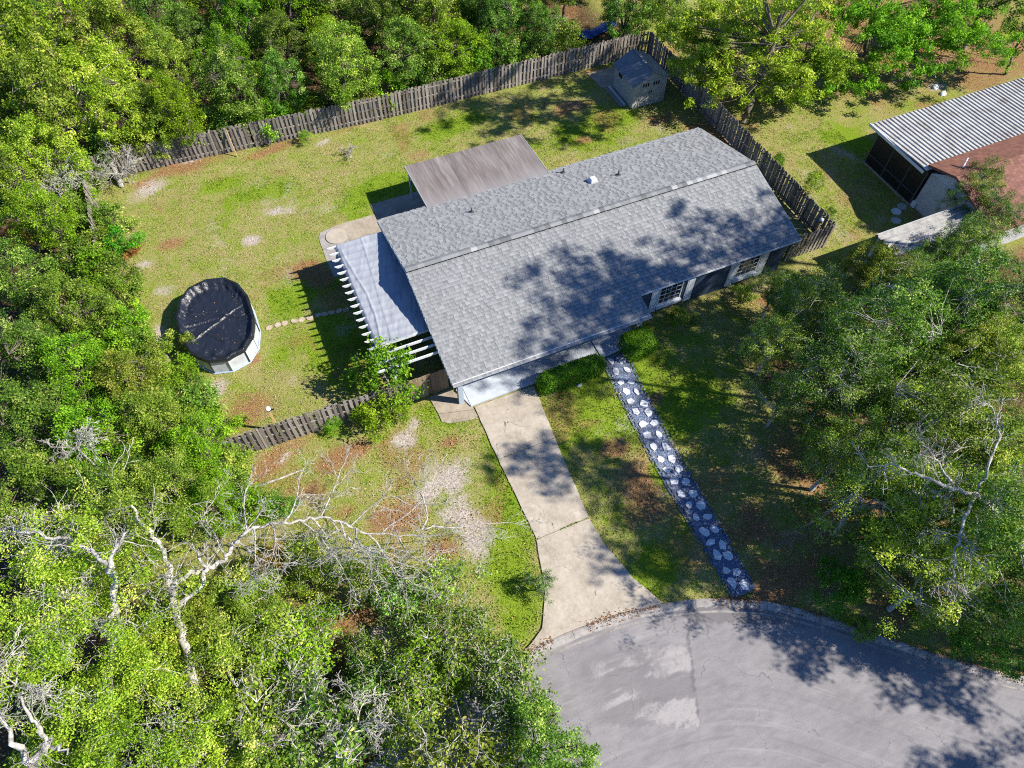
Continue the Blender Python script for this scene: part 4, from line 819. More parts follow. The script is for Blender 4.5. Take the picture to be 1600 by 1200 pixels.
# --- rows of trees behind the back fence
row_words = ['front row along the back fence', 'second row behind the back fence', 'third row behind the back fence', 'fourth row behind the back fence']
rw = random.Random(5); TR = []
for row in range(4):
    x = -22 + row * .9; n = 0
    ymid = 14.6 + row * 3.3
    lim = 18 + row * 3 if row < 2 else 30
    while x < lim:
        yy_ = ymid + rw.uniform(-.7, .7) - (.7 if row == 0 and x < 3 else 0) - .03 * x * .6
        TR.append([row, x + rw.uniform(-.4, .4), yy_, rw.uniform(.72, 1.12)]); x += rw.uniform(2.9, 3.9)
for i in range(20):
    x = -13 + i * 1.62 + rw.uniform(-.4, .4); m_ = rw.choice(['lf_green', 'lf_vivid', 'lf_olive', 'lf_green'])
    tree('shrub', 'shrub', rw.randrange(9), x, 13.45 - .018 * x + rw.uniform(-.2, .3), rw.uniform(1.0, 1.5), rw.uniform(1.1, 1.7), mat=m_, label=f'leafy shrub pressed against the far side of the back fence, {ordn(i)} from the left', cat='shrub', group='shrubs behind the back fence')
cnt = {}
for row, x, y, s in TR:
    i = cnt.get(row, 0); cnt[row] = i + 1
    lime = x < -10 and row < 3
    mat = ('lf_lime' if rw.random() < .75 else 'lf_olive') if lime else rw.choice(['lf_green', 'lf_green', 'lf_vivid', 'lf_green', 'lf_olive'])
    hs = (.78 if row == 0 and x > 6 else .95 if row == 0 else 1.05) * rw.uniform(.8, 1.2)
    kind = 'maple' if lime and rw.random() < .6 else 'oak'
    tree('broadleaf_tree', kind, rw.randrange(9), x, y, s * (1.0 if row else .92), s * hs, mat=mat, label=f"{'yellow green' if 'lime' in mat else 'leafy green'} tree, {ordn(i)} from the left in the {row_words[row]}", group='trees behind the back fence')
# --- shrubs and small trees on the left edge
SH = [('oak', 60, 330, 3.2, .75, 'lf_vivid'), ('oak', 20, 420, 3.5, .8, 'lf_green'), ('oak', 100, 470, 3.0, .75, 'lf_olive'), ('oak', 30, 540, 3.5, .85, 'lf_green'), ('oak', 120, 575, 3.2, .8, 'lf_vivid'), ('oak', 200, 590, 2.8, .7, 'lf_olive'),
      ('oak', 40, 650, 3.6, .85, 'lf_green'), ('oak', 140, 675, 3.4, .8, 'lf_vivid'), ('oak', 235, 655, 3.0, .75, 'lf_olive'), ('oak', 300, 690, 2.8, .65, 'lf_vivid'), ('oak', 60, 760, 3.8, .85, 'lf_olive'), ('oak', 160, 770, 3.6, .8, 'lf_green'),
      ('oak', 255, 755, 3.2, .75, 'lf_olive'), ('oak', 325, 780, 2.8, .6, 'lf_vivid'), ('shrub', 185, 380, .9, 1.1, 'lf_hedge'), ('shrub', 150, 420, .9, 1.2, 'lf_vivid'), ('shrub', 190, 460, .9, 1.2, 'lf_olive'), ('shrub', 120, 400, 1.2, 1.3, 'lf_green'),
      ('shrub', 205, 505, 1.0, 1.2, 'lf_vivid'), ('shrub', 240, 545, 1.0, 1.1, 'lf_olive'), ('shrub', 275, 590, .9, 1.1, 'lf_vivid'), ('shrub', 310, 625, .9, 1.1, 'lf_green'), ('shrub', 100, 335, 1.2, 1.3, 'lf_olive'), ('shrub', 150, 340, 1.0, 1.0, 'lf_green'),
      ('shrub', 335, 665, .9, 1.1, 'lf_vivid'), ('shrub', 345, 720, 1.0, 1.1, 'lf_olive'), ('shrub', 30, 375, .7, .95, 'lf_orange'), ('shrub', 190, 368, 1.5, .5, 'lf_orange'), ('shrub', 165, 500, .9, 1.1, 'lf_green'), ('shrub', 60, 280, 1.0, 1.3, 'lf_green'), ('shrub', 20, 290, 1.0, 1.3, 'lf_olive'),
      ('shrub', 120, 300, 1.0, 1.1, 'lf_vivid'), ('shrub', 280, 650, .9, 1.2, 'lf_green'), ('shrub', 365, 760, .8, .9, 'lf_green'), ('shrub', 400, 790, .8, .9, 'lf_vivid')]
colour = {'lf_vivid': 'fresh green', 'lf_green': 'mid green', 'lf_olive': 'olive green', 'lf_orange': 'dead orange', 'lf_hedge': 'dark green', 'lf_lime': 'yellow green', 'lf_dark': 'dark green', 'lf_gold': 'golden yellow'}
SH += [('oak', 60, 225, 3.6, .85, 'lf_lime'), ('oak', 20, 265, 3.2, .8, 'lf_lime'), ('oak', 225, 165, 3.4, .75, 'lf_olive'), ('shrub', 130, 275, 1.0, 1.2, 'lf_olive'), ('shrub', 165, 250, 1.0, 1.0, 'lf_green'), ('shrub', 90, 265, 1.0, 1.3, 'lf_vivid'), ('shrub', 175, 345, .8, 1.1, 'lf_green'), ('shrub', 160, 385, .9, 1.2, 'lf_olive'), ('shrub', 180, 425, .9, 1.15, 'lf_green'), ('shrub', 160, 465, 1.0, 1.2, 'lf_vivid'), ('shrub', 215, 540, .9, 1.15, 'lf_green'), ('shrub', 240, 600, 1.0, 1.25, 'lf_olive'), ('shrub', 190, 545, 1.0, 1.2, 'lf_vivid'), ('shrub', 300, 670, 1.0, 1.2, 'lf_olive')]
SH.sort(key=lambda a: a[2]); used_l = {}
for k, px, py, z, s, mat in SH:
    q = at(px, py, z); nm = 'shrub' if k == 'shrub' else 'small_tree'; key = (k, mat); i = used_l.get(key, 0); used_l[key] = i + 1
    tree(nm, k, rw.randrange(9), q.x, q.y, s, mat=mat, label=f"{colour[mat]} {'shrub' if k == 'shrub' else 'small tree'} left of the pool, {ordn(i)} of its colour from the top", cat='shrub' if k == 'shrub' else 'tree', group='thicket left of the pool')
# --- bottom left oaks: custom pale limbs, leafy crowns round them
def limb(mb, pts, r0, r1, n=7):
    P = [at(a, b, z) for a, b, z in pts]; Q = catmull([tuple(p_) for p_ in P], 5); g0 = np.random.default_rng(int(pts[0][0] * 7 + pts[-1][1])); Q[1:-1] += g0.normal(0, .055, (len(Q) - 2, 3)); rad = np.linspace(r0, r1, len(Q)) * g0.uniform(.82, 1.2, len(Q)); mb.tube([tuple(p_) for p_ in Q], list(rad), n); return Q
def grow(mb, p0, d, L, r, lev, g, tips=None, curl=.28):
    n = 5; P = [np.array(p0)]; d = unit(np.array(d)); kids = []
    for i in range(n):
        d = unit(d + g.normal(0, curl, 3) * np.array([1, 1, .7])); P.append(P[-1] + d * L / n)
        if lev > 0 and i >= 0 and g.random() < .9: kids.append((P[-1], d, 1 - i / n))
    mb.tube(P, [max(.0075, v_) for v_ in np.linspace(r, r * .35, n + 1)], 5 if r > .03 else 3, False)
    if tips is not None and lev <= 1: tips.append(P[-1])
    for q, dd_, f in kids:
        side = unit(np.cross(dd_, g.normal(size=3))); nd = unit(dd_ * .75 + side * g.uniform(.5, 1.0)); grow(mb, q, nd, L * g.uniform(.4, .62), r * .48, lev - 1, g, tips, curl)
g = np.random.default_rng(77)
def leafy(points, name, mat, parent, loc, rc=.5, twigs=13, per=15, ls=.082, seed=1, flat=.6):
    g_ = np.random.default_rng(seed); C = np.array(points); P, N, S, T_, _, _ = twigged(C, rc * g_.uniform(.7, 1.25, len(C)), g_, twigs, per, ls, flat)
    return link(name, leaves_mesh(name, P - np.array(loc), N, S, T_, M[mat], g_), parent)
def custom_oak(label, trunk, limbs, leaf_px, mat, seed, r0=.2, dead=(), nleaf=70, spread=1.6):
    q = at(*trunk[0]); o = empty('oak_tree', (q.x, q.y, 0), label=label, cat='tree', group=None); g_ = np.random.default_rng(seed); mb = MB(); tips = []
    Q = limb(mb, trunk, r0, r0 * .62, 9)
    for L_, a, b in limbs:
        Q = limb(mb, L_, a, b)
        for i in range(3, len(Q), 3):
            dd_ = Q[min(i + 1, len(Q) - 1)] - Q[i - 1]; grow(mb, Q[i], unit(dd_ + g_.normal(0, 1.0, 3) * np.array([1, 1, .6])), g_.uniform(.9, 1.7), b * .7, 2, g_, tips)
    for L_, a, b in dead:
        Q = limb(mb, L_, a, b)
        for i in range(12, len(Q), 2):
            dd_ = Q[min(i + 1, len(Q) - 1)] - Q[i - 1]; side = unit(np.cross(dd_, np.array([0, 0, 1.0]))) * (1 if (i // 2) % 3 else -1)
            grow(mb, Q[i], unit(unit(dd_) * .55 + side * g_.uniform(.6, 1.2) + np.array([0, 0, g_.uniform(-.25, .3)])), g_.uniform(1.4, 2.7), .036, 3, g_, None, .2)
    for i, v_ in enumerate(mb.v): mb.v[i] = (v_[0] - q.x, v_[1] - q.y, v_[2])
    mb.build('trunk', M['pale'], o, smooth=True)
    pts = []
    for px, py, z, n in leaf_px:
        c_ = at(px, py, z)
        for _ in range(n): pts.append(np.array(c_) + g_.normal(0, 1, 3) * np.array([spread * .62, spread * .62, .55]))
    mt = MB()
    for pt in pts:
        if g_.random() < .28: grow(mt, pt - np.array([q.x, q.y, .25]), g_.normal(size=3) * np.array([1, 1, .3]) + np.array([0, 0, .35]), g_.uniform(.6, 1.2), .014, 1, g_, None, .25)
    mt.build('twigs', M['pale'], o, kind='stuff')
    leafy(pts, 'crown', mat, o, (q.x, q.y, 0), seed=seed)
    return o
custom_oak('pale lichened oak with a long bare limb reaching over the lower left lawn', [(318, 1130, 0), (300, 1055, 2.4), (282, 985, 4.0), (268, 918, 5.2)],
           [([(268, 918, 5.2), (255, 865, 6.0), (228, 825, 6.6), (205, 790, 7.0)], .11, .04), ([(275, 950, 4.7), (320, 900, 5.4), (318, 885, 5.6), (300, 850, 6.0)], .10, .04)],
           [(210, 800, 6.6, 22), (150, 850, 6.2, 22), (330, 770, 5.0, 10), (240, 900, 5.4, 8), (110, 800, 6.0, 18), (380, 980, 3.8, 22), (440, 920, 3.0, 14), (345, 1050, 4.2, 18), (240, 850, 7.2, 6), (285, 960, 5.2, 6), (330, 870, 5.9, 5)], 'lf_olive', 101, .19,
           dead=[([(268, 918, 5.2), (310, 893, 5.4), (345, 880, 5.4), (365, 850, 5.5), (400, 822, 5.5), (455, 816, 5.3), (500, 810, 5.1), (540, 816, 4.9), (575, 832, 4.7), (630, 836, 4.5), (675, 822, 4.2)], .095, .018)])
custom_oak('tall oak with straight pale trunk in the lower left, beside the forked oak', [(140, 1170, 0), (160, 1090, 3.2), (178, 1010, 5.0), (178, 940, 6.4), (174, 885, 7.4)],
           [([(174, 885, 7.4), (120, 850, 7.6), (60, 835, 7.8), (0, 828, 8.0)], .085, .03), ([(178, 1000, 5.2), (120, 960, 6.0), (85, 930, 6.6)], .08, .03), ([(174, 885, 7.4), (182, 850, 8.0), (200, 830, 8.2)], .08, .03)],
           [(60, 900, 6.6, 26), (100, 980, 6.2, 26), (225, 1010, 5.2, 22), (60, 1060, 6.0, 24), (220, 1090, 4.8, 22), (120, 1080, 5.4, 16), (20, 960, 7.0, 20), (270, 1130, 4.8, 20), (160, 1160, 5.2, 20), (60, 838, 8.4, 8), (125, 852, 8.2, 6), (180, 905, 7.4, 4), (175, 985, 6.2, 5)], 'lf_lime', 102, .17)
custom_oak('oak with bare forked limbs in the lower left corner', [(60, 1330, 0), (50, 1260, 3.5), (45, 1190, 6.0)],
           [([(45, 1190, 6.0), (20, 1150, 7.0), (-10, 1110, 7.6)], .10, .04), ([(45, 1190, 6.0), (75, 1160, 6.6), (55, 1135, 7.2), (30, 1090, 7.6)], .09, .03)],
           [(150, 1190, 5.6, 20), (20, 1010, 7.0, 20), (210, 1200, 5.0, 14)], 'lf_lime', 103, .18, dead=[([(45, 1190, 6.0), (80, 1165, 6.4), (105, 1180, 6.6)], .10, .03)])
# leafy trees of the lower edge
LOW = [('sap', 385, 1120, 2.6, 1.5, 'lf_olive', 'olive leafy tree at the bottom edge beside the bare white shrub'), ('sap', 520, 1160, 2.6, 1.6, 'lf_green', 'green leafy tree at the bottom edge, left of the road'), ('sap', 640, 1115, 2.0, 1.1, 'lf_olive', 'olive small tree at the bottom edge between lawn and road'),
       ('sap', 455, 1065, 2.2, 1.3, 'lf_vivid', 'fresh green small tree above the bare white shrub'), ('sap', 700, 1190, 2.6, 1.6, 'lf_olive', 'broad olive tree at the bottom edge beside the road'), ('oak', 845, 1150, 4.6, .75, 'lf_green', 'bright green tree hanging over the road edge at the bottom'),
       ('oak', 300, 1180, 4.4, .85, 'lf_lime', 'yellow green tree at the bottom edge of the lower left thicket'), ('sap', 590, 1065, 1.6, 1.0, 'lf_green', 'small green tree beyond the bare dry patch on the lower lawn'), ('shrub', 420, 880, 1.0, .85, 'lf_gold', 'golden yellow shrub under the long bare limb'),
       ('shrub', 795, 1030, .6, .7, 'lf_vivid', 'bright shrub at the lower end of the driveway verge'),
       ('sap', 790, 1085, 2.2, 1.3, 'lf_green', 'mid green tree above the road edge near the driveway mouth'), ('sap', 850, 905, 1.6, .45, 'lf_green', 'thin sprig leaning over the left edge of the driveway'), ('shrub', 440, 790, .6, .7, 'lf_green', 'small green bush below the fallen branch'), ('shrub', 480, 905, .9, .9, 'lf_olive', 'olive bush right of the golden shrub'),
       ('shrub', 560, 1100, 1.0, 1.0, 'lf_olive', 'olive bush in the shade below the dry patch'), ('shrub', 610, 905, .6, .75, 'lf_olive', 'low olive bush under the twigs of the bare limb'), ('shrub', 700, 1060, 1.0, 1.0, 'lf_vivid', 'fresh green bush between the lower trees'), ('oak', 400, 1190, 4.4, .8, 'lf_olive', 'olive tree behind the bare white shrub at the bottom edge')]
LOW += [('sap', 560, 905, 1.4, .9, 'lf_olive', 'thin olive sapling below the middle of the bare limb'), ('sap', 625, 935, 1.4, .95, 'lf_green', 'thin green sapling below the tip of the bare limb'), ('sap', 690, 915, 1.4, .95, 'lf_olive', 'thin olive sapling on the lawn below the sandy patch'),
        ('sap', 705, 985, 1.5, 1.0, 'lf_olive', 'olive sapling right of the dry patch'), ('sap', 655, 1030, 1.6, 1.1, 'lf_vivid', 'fresh green sapling just below the dry patch'), ('sap', 590, 1020, 1.4, .8, 'lf_olive', 'small olive sapling at the dry patch edge'),
        ('sap', 500, 870, 1.3, .8, 'lf_olive', 'small olive sapling right under the bare limb'), ('sap', 735, 1050, 1.6, 1.1, 'lf_olive', 'olive sapling at the corner of lawn, driveway and road'), ('sap', 430, 1010, 2.2, 1.3, 'lf_lime', 'yellow green small tree beside the forked oak trunk'), ('oak', 390, 930, 2.6, .6, 'lf_olive', 'olive small tree behind the golden shrub'),
        ('sap', 480, 990, 1.6, 1.0, 'lf_vivid', 'fresh green little tree left of the dry patch'), ('oak', 90, 880, 4.4, .8, 'lf_lime', 'yellow green tree under the long left limb'), ('oak', 300, 960, 3.2, .6, 'lf_olive', 'olive tree in the fork of the pale oak'), ('oak', 240, 1010, 3.4, .8, 'lf_lime', 'yellow green tree between the two pale trunks'), ('oak', 90, 1130, 4.4, .8, 'lf_olive', 'olive tree near the lower left corner limbs')]
for k, px, py, z, s, mat, lab in LOW:
    q = at(px, py, z); tree('shrub' if k == 'shrub' else 'leafy_tree', k, rw.randrange(9), q.x, q.y, s, mat=mat, label=lab, cat='shrub' if k == 'shrub' else 'tree')
# bare shrubs
def bare(label, px, py, z, L, n, seed, r=.03, name='bare_shrub', up=.6):
    q = at(px, py, z); g_ = np.random.default_rng(seed); mb = MB(); mb.tube([(0, 0, -.1), (0, 0, z * .5), (0, 0, z)], [r * 1.6, r * 1.4, r * 1.2], 6)
    for i in range(n):
        a = 2 * math.pi * i / n + g_.uniform(-.3, .3); grow(mb, (0, 0, z), (math.cos(a), math.sin(a), up), L * g_.uniform(.7, 1.1), r, 3, g_, None, .2)
    mb.build(name, M['pale'], None, (q.x, q.y, 0), label=label, cat='shrub')
bare('bare white branched shrub at the bottom edge of the lower left', 395, 1140, 3.4, 1.7, 7, 5, .032)
for px, py, z, L, lab in ((70, 850, 6.2, 1.1, 'bare pale branches above the long left limb'), (130, 965, 6.0, 1.3, 'bare pale branches left of the straight trunk'), (25, 1070, 6.8, 1.5, 'bare pale branches at the left edge near the bottom'), (265, 1165, 4.6, 1.3, 'bare pale branches at the bottom left of the bare white shrub'), (560, 1130, 3.6, 1.2, 'bare pale twigs among the trees left of the road'), (120, 700, 4.6, 1.0, 'bare pale twigs in the thicket below the pool')): bare(lab, px, py, z, L, 6, int(px + py), .026, 'bare_tree', .5)
bare('bare grey twiggy shrub against the left end of the back fence', 195, 272, .7, 1.6, 9, 6, .028)
bare('bare grey brush pile left of the leaning trunk', 70, 285, 1.8, 2.1, 10, 7, .034)
bare('tiny bare sapling on the back lawn beside the fence', 545, 242, .1, .5, 4, 8, .016, up=1.2)
bare('bare twiggy shrub among the trees at the bottom, left of the road', 480, 1090, 2.6, 1.2, 6, 9, .022)
bare('thin bare bush beside the neighbour screen porch', 1462, 300, .2, .9, 5, 10, .012, up=1.3)
# leaning pale trunk at the back left
def leaning(label, trunk, r0, crown_px, mat, seed, wood='bark', limbs=(), spread=1.5, name='leaning_tree', ls=.15, high_shade=()):
    q = at(*trunk[0]); o = empty(name, (q.x, q.y, 0), label=label, cat='tree'); mb = MB(); TQ = limb(mb, trunk, r0, r0 * .6, 8)
    for L_, a, b in limbs: limb(mb, L_, a, b, 6)
    g_ = np.random.default_rng(seed); pts = []
    for px, py, z, n in crown_px:
        c_ = at(px, py, z)
        for _ in range(n):
            pt = np.array(c_) + g_.normal(0, 1, 3) * np.array([spread * .6, spread * .6, .6]); pts.append(pt); k_ = min(len(TQ) - 1, max(len(TQ) // 2, int(np.argmin(((TQ - pt) ** 2).sum(1))) - 1)); end = TQ[k_]; mid = pt * .55 + end * .45 + g_.normal(0, .22, 3) + np.array([0, 0, .15])
            if g_.random() < .45: mb.tube([end, mid, pt], [.035, .024, .009], 4, False)
    for x_, y_, z_, n in high_shade:
        for _ in range(n): pts.append(np.array([x_, y_, z_]) + g_.normal(0, 1, 3) * np.array([1.3, 1.3, .7]))
        mb.tube([TQ[-1], (TQ[-1] + np.array([x_, y_, z_])) / 2 + np.array([0, 0, .4]), (x_, y_, z_)], [.09, .06, .03], 5)
    for i, v_ in enumerate(mb.v): mb.v[i] = (v_[0] - q.x, v_[1] - q.y, v_[2])
    mb.build('trunk', M[wood], o, smooth=True); leafy(pts, 'crown', mat, o, (q.x, q.y, 0), seed=seed, ls=ls, rc=.6)
leaning('yellow green tree with leaning grey trunk at the left end of the back fence', [(190, 292, 0), (165, 240, 1.4), (135, 188, 2.9), (118, 160, 3.6)], .17, [(140, 120, 4.2, 20), (80, 130, 4.6, 16), (190, 130, 4.0, 16), (110, 90, 5.0, 16), (210, 170, 3.0, 8), (60, 190, 3.6, 14)], 'lf_lime', 201, 'pale',
        [([(135, 188, 2.9), (110, 180, 3.0), (92, 178, 3.1)], .06, .03), ([(135, 188, 2.9), (140, 160, 3.6), (138, 140, 4.2)], .09, .04)])
leaning('large yellow green maple with dark ivied trunk right of the shed', [(1160, 192, 0), (1172, 165, 1.2), (1186, 130, 2.6), (1200, 95, 3.8), (1210, 55, 5.0)], .22, [(1085, 55, 4.0, 44), (1100, 100, 3.0, 34), (1130, 130, 2.6, 24), (1180, 30, 5.5, 40), (1235, 110, 3.6, 20), (1120, 25, 5.0, 40), (1060, 35, 4.6, 26), (1250, 60, 4.6, 20), (1160, 80, 4.0, 24)], 'lf_lime', 202, 'bark',
        [([(1200, 95, 3.8), (1250, 50, 4.6), (1285, 12, 5.4)], .09, .04), ([(1186, 130, 2.6), (1150, 105, 3.0), (1110, 90, 3.4)], .06, .02)], 1.7, high_shade=[(26.5, 1.6, 10.6, 40), (30.2, 1.6, 11.2, 14), (22.5, 3.2, 11.0, 26), (24.5, .5, 10.6, 22), (27.5, 4.4, 11.5, 30), (20.0, 4.0, 11.5, 30), (22.0, 1.6, 11.2, 26)])  # unseen high leaf clusters, added to shade the back lawn and shed
leaning('green tree with pale slanting limb at the top right, over pine straw', [(1350, 88, 0), (1360, 40, 2.0), (1375, -15, 4.0)], .2, [(1400, 40, 4.2, 46), (1460, 60, 3.6, 40), (1390, 85, 2.8, 26), (1500, 20, 4.4, 46), (1440, 105, 2.2, 16), (1330, 115, 1.8, 14), (1540, 60, 3.6, 24), (1360, 20, 4.6, 26)], 'lf_vivid', 203, 'bark', (), 1.9)
leaning('green tree with thin dark trunk beyond the metal roof', [(1570, 116, 0), (1582, 85, 1.6), (1598, 40, 3.4)], .1, [(1590, 60, 3.2, 14), (1620, 20, 4.2, 20), (1560, 70, 2.6, 8)], 'lf_green', 204, 'bark', (), 1.3)
leaning('light green tree with leaves spilling over the right side lawn', [(1235, 150, 0), (1250, 110, 2.0), (1262, 70, 3.4)], .13, [(1280, 85, 3.2, 28), (1235, 150, 1.6, 14), (1310, 110, 2.2, 22), (1220, 120, 2.4, 16), (1270, 130, 1.8, 16)], 'lf_lime', 205, 'bark', (), 1.4)
TOPR = [('maple', 1240, 15, 4.5, .9, 'lf_olive', 'olive tree at the top edge right of the blue tarp'), ('oak', 1040, -5, 3.5, .9, 'lf_green', 'green tree at the top edge above the shed'), ('oak', 980, 10, 3.0, .8, 'lf_green', 'green tree hanging over the back fence beside the blue tarp'), ('maple', 1560, -20, 4.5, 1.0, 'lf_green', 'green tree in the top right corner'),
        ('maple', 1330, -10, 4.5, .8, 'lf_vivid', 'bright green tree at the top edge over the pine straw')]
for k, px, py, z, s, mat, lab in TOPR: q = at(px, py, z); tree('broadleaf_tree', k, rw.randrange(9), q.x, q.y, s, mat=mat, label=lab)
# --- right hand oaks
RO = [('thin', 1290, 440, 5.2, .66, 'lf_green', 'dark oak against the right front corner of the house'), ('thin', 1420, 480, 6.0, .85, 'lf_green', 'tall dark oak between the house and the carport'), ('thin', 1560, 420, 6.5, .85, 'lf_green', 'green oak at the right edge beside the carport'), ('thin', 1330, 560, 5.6, .80, 'lf_green', 'dark oak over the right side of the front lawn, upper one'),
      ('thin', 1480, 620, 6.4, .9, 'lf_green', 'large dark oak at the middle of the right edge'), ('thin', 1400, 740, 6.0, .85, 'lf_green', 'dark oak with bare inner limbs at the lower right of the lawn'), ('thin', 1560, 780, 6.6, .9, 'lf_green', 'dark oak at the right edge below the large one'), ('thin', 1500, 880, 5.6, .75, 'lf_olive', 'olive oak above the road at the right'),
      ('thin', 1330, 690, 4.6, .65, 'lf_olive', 'small dark oak leaning over the lawn right of the gravel path'), ('oak', 1590, 960, 4.0, .75, 'lf_green', 'green tree hanging over the road at the right edge'), ('thin', 1570, 290, 6.5, .5, 'lf_dark', 'dark oak branch crown above the red shingles')]
RO += [('thin', 1225, 425, 3.6, .42, 'lf_olive', 'olive oak crown in front of the second front window'),
       ('thin', 1600, 195, 6.6, .5, 'lf_dark', 'dark oak crown at the right edge over the upper metal roof'), ('thin', 1450, 372, 4.6, .42, 'lf_dark', 'small dark oak crown over the left end of the carport'), ('thin', 1530, 345, 5.6, .5, 'lf_green', 'green oak crown over the right end of the carport'),
       ('thin', 1565, 335, 5.6, .58, 'lf_green', 'green oak crown covering the lower red shingles'), ('thin', 1470, 395, 4.8, .48, 'lf_green', 'small green oak crown in the middle of the carport roof'), ('thin', 1610, 270, 5.6, .5, 'lf_dark', 'dark oak crown at the right edge over the red roof'),
       ('thin', 1225, 500, 4.4, .5, 'lf_olive', 'olive oak crown reaching furthest left before the front windows'), ('thin', 1245, 590, 4.2, .5, 'lf_green', 'green oak crown reaching left over the middle of the front lawn'), ('thin', 1500, 400, 6.0, .62, 'lf_green', 'green oak covering the lower half of the carport'), ('thin', 1580, 230, 6.2, .5, 'lf_dark', 'dark oak branch over the ribbed metal roof at the right edge'), ('thin', 1425, 425, 5.0, .6, 'lf_olive', 'olive oak in front of the carport'), ('thin', 1590, 500, 6.4, .7, 'lf_olive', 'olive oak at the right edge below the red shingles'),
       ('oak', 1250, 470, 2.4, .6, 'lf_olive', 'small olive tree at the right front corner of the house wall'), ('oak', 1370, 400, 3.0, .6, 'lf_olive', 'olive small tree between lamp post and carport'), ('oak', 1500, 500, 3.4, .85, 'lf_green', 'green understory tree below the carport'),
       ('oak', 1550, 560, 3.4, .85, 'lf_olive', 'olive understory tree at the right edge'), ('oak', 1420, 650, 3.0, .8, 'lf_green', 'green understory tree right of the front lawn'), ('oak', 1540, 690, 3.4, .85, 'lf_dark', 'dark understory tree in the middle of the right edge'), ('oak', 1470, 800, 3.0, .8, 'lf_olive', 'olive understory tree above the bare inner limbs'),
       ('oak', 1570, 860, 3.2, .8, 'lf_dark', 'dark understory tree low on the right edge'), ('oak', 1400, 850, 2.4, .65, 'lf_dark', 'dark small tree above the round bush by the road'), ('oak', 1450, 560, 3.2, .7, 'lf_dark', 'dark small tree behind the large right oak')]
for i, (k, px, py, z, s, mat, lab) in enumerate(RO): q = at(px, py, z); tree('oak_tree', k, i, q.x, q.y, s, mat=mat, label=lab)
q0 = at(1560, 800, 0); bo = empty('bare_limbed_oak', (q0.x, q0.y, 0), label='oak with grey bare limbs spread over the lower right canopy', cat='tree'); mb = MB(); gg = np.random.default_rng(88)
limb(mb, [(1560, 800, 0), (1550, 790, 3), (1525, 775, 6.2)], .18, .13)
for L_, a, b in (([(1525, 775, 6.2), (1490, 760, 7.0), (1450, 748, 7.3), (1405, 730, 7.3), (1355, 728, 7.0)], .075, .02), ([(1525, 775, 6.2), (1505, 820, 7.0), (1495, 860, 7.0), (1490, 905, 6.6)], .06, .02), ([(1490, 760, 7.0), (1460, 715, 7.5), (1440, 690, 7.6)], .045, .015), ([(1525, 775, 6.2), (1545, 720, 7.2), (1560, 660, 7.6), (1540, 630, 7.8)], .06, .02)):
    Q = limb(mb, L_, a, b, 6)
    for i in range(3, len(Q), 2):
        dd_ = Q[min(i + 1, len(Q) - 1)] - Q[i - 1]; side = unit(np.cross(dd_, np.array([0, 0, 1.0]))) * (1 if (i // 2) % 2 else -1); grow(mb, Q[i], unit(dd_) * .7 + side * gg.uniform(.4, 1.0) + np.array([0, 0, .1]), gg.uniform(.7, 1.2), .018, 2, gg, None, .22)
for i, v_ in enumerate(mb.v): mb.v[i] = (v_[0] - q0.x, v_[1] - q0.y, v_[2])
mb.build('trunk', M['pale'], bo, smooth=True)
leafy([np.array(at(px, py, z)) + gg.normal(0, 1, 3) * np.array([1.2, 1.2, .5]) for px, py, z, n in ((1380, 800, 6.4, 14), (1440, 850, 6.2, 14), (1560, 690, 7.0, 14), (1420, 690, 7.0, 12)) for _ in range(n)], 'crown', 'lf_lime', bo, (q0.x, q0.y, 0), seed=89)
# tall oaks just beyond the right edge of the photograph, whose shade falls on roof, lawn and road
OFF = [(26.4, -20.6, 1, 1.06), (29.0, -20.8, 1, 1.03), (33, -20, 1, .98), (38, -20.3, 1.1, 1.0), (24.6, -23.2, .95, 1.0), (30.5, -22.8, 1, 1.0), (20.3, -26.6, .95, .82), (19.8, -30.8, .9, .72), (20.6, -33.4, 1.0, .52), (23.8, -36.2, 1.1, .54), (22.0, -41, .9, .54)]
for i, (x, y, s, sz) in enumerate(OFF): tree('tall_tree', 'tall', i, x, y, s, sz, mat='lf_dark', label=f'tall dark tree outside the right edge, {ordn(i)} from the house', group='trees beyond the right edge')
for i, (x, y, s) in enumerate([(28.5, -1.0, 1.0), (26.3, 5.5, .85), (31, 3, 1.0)]): pass
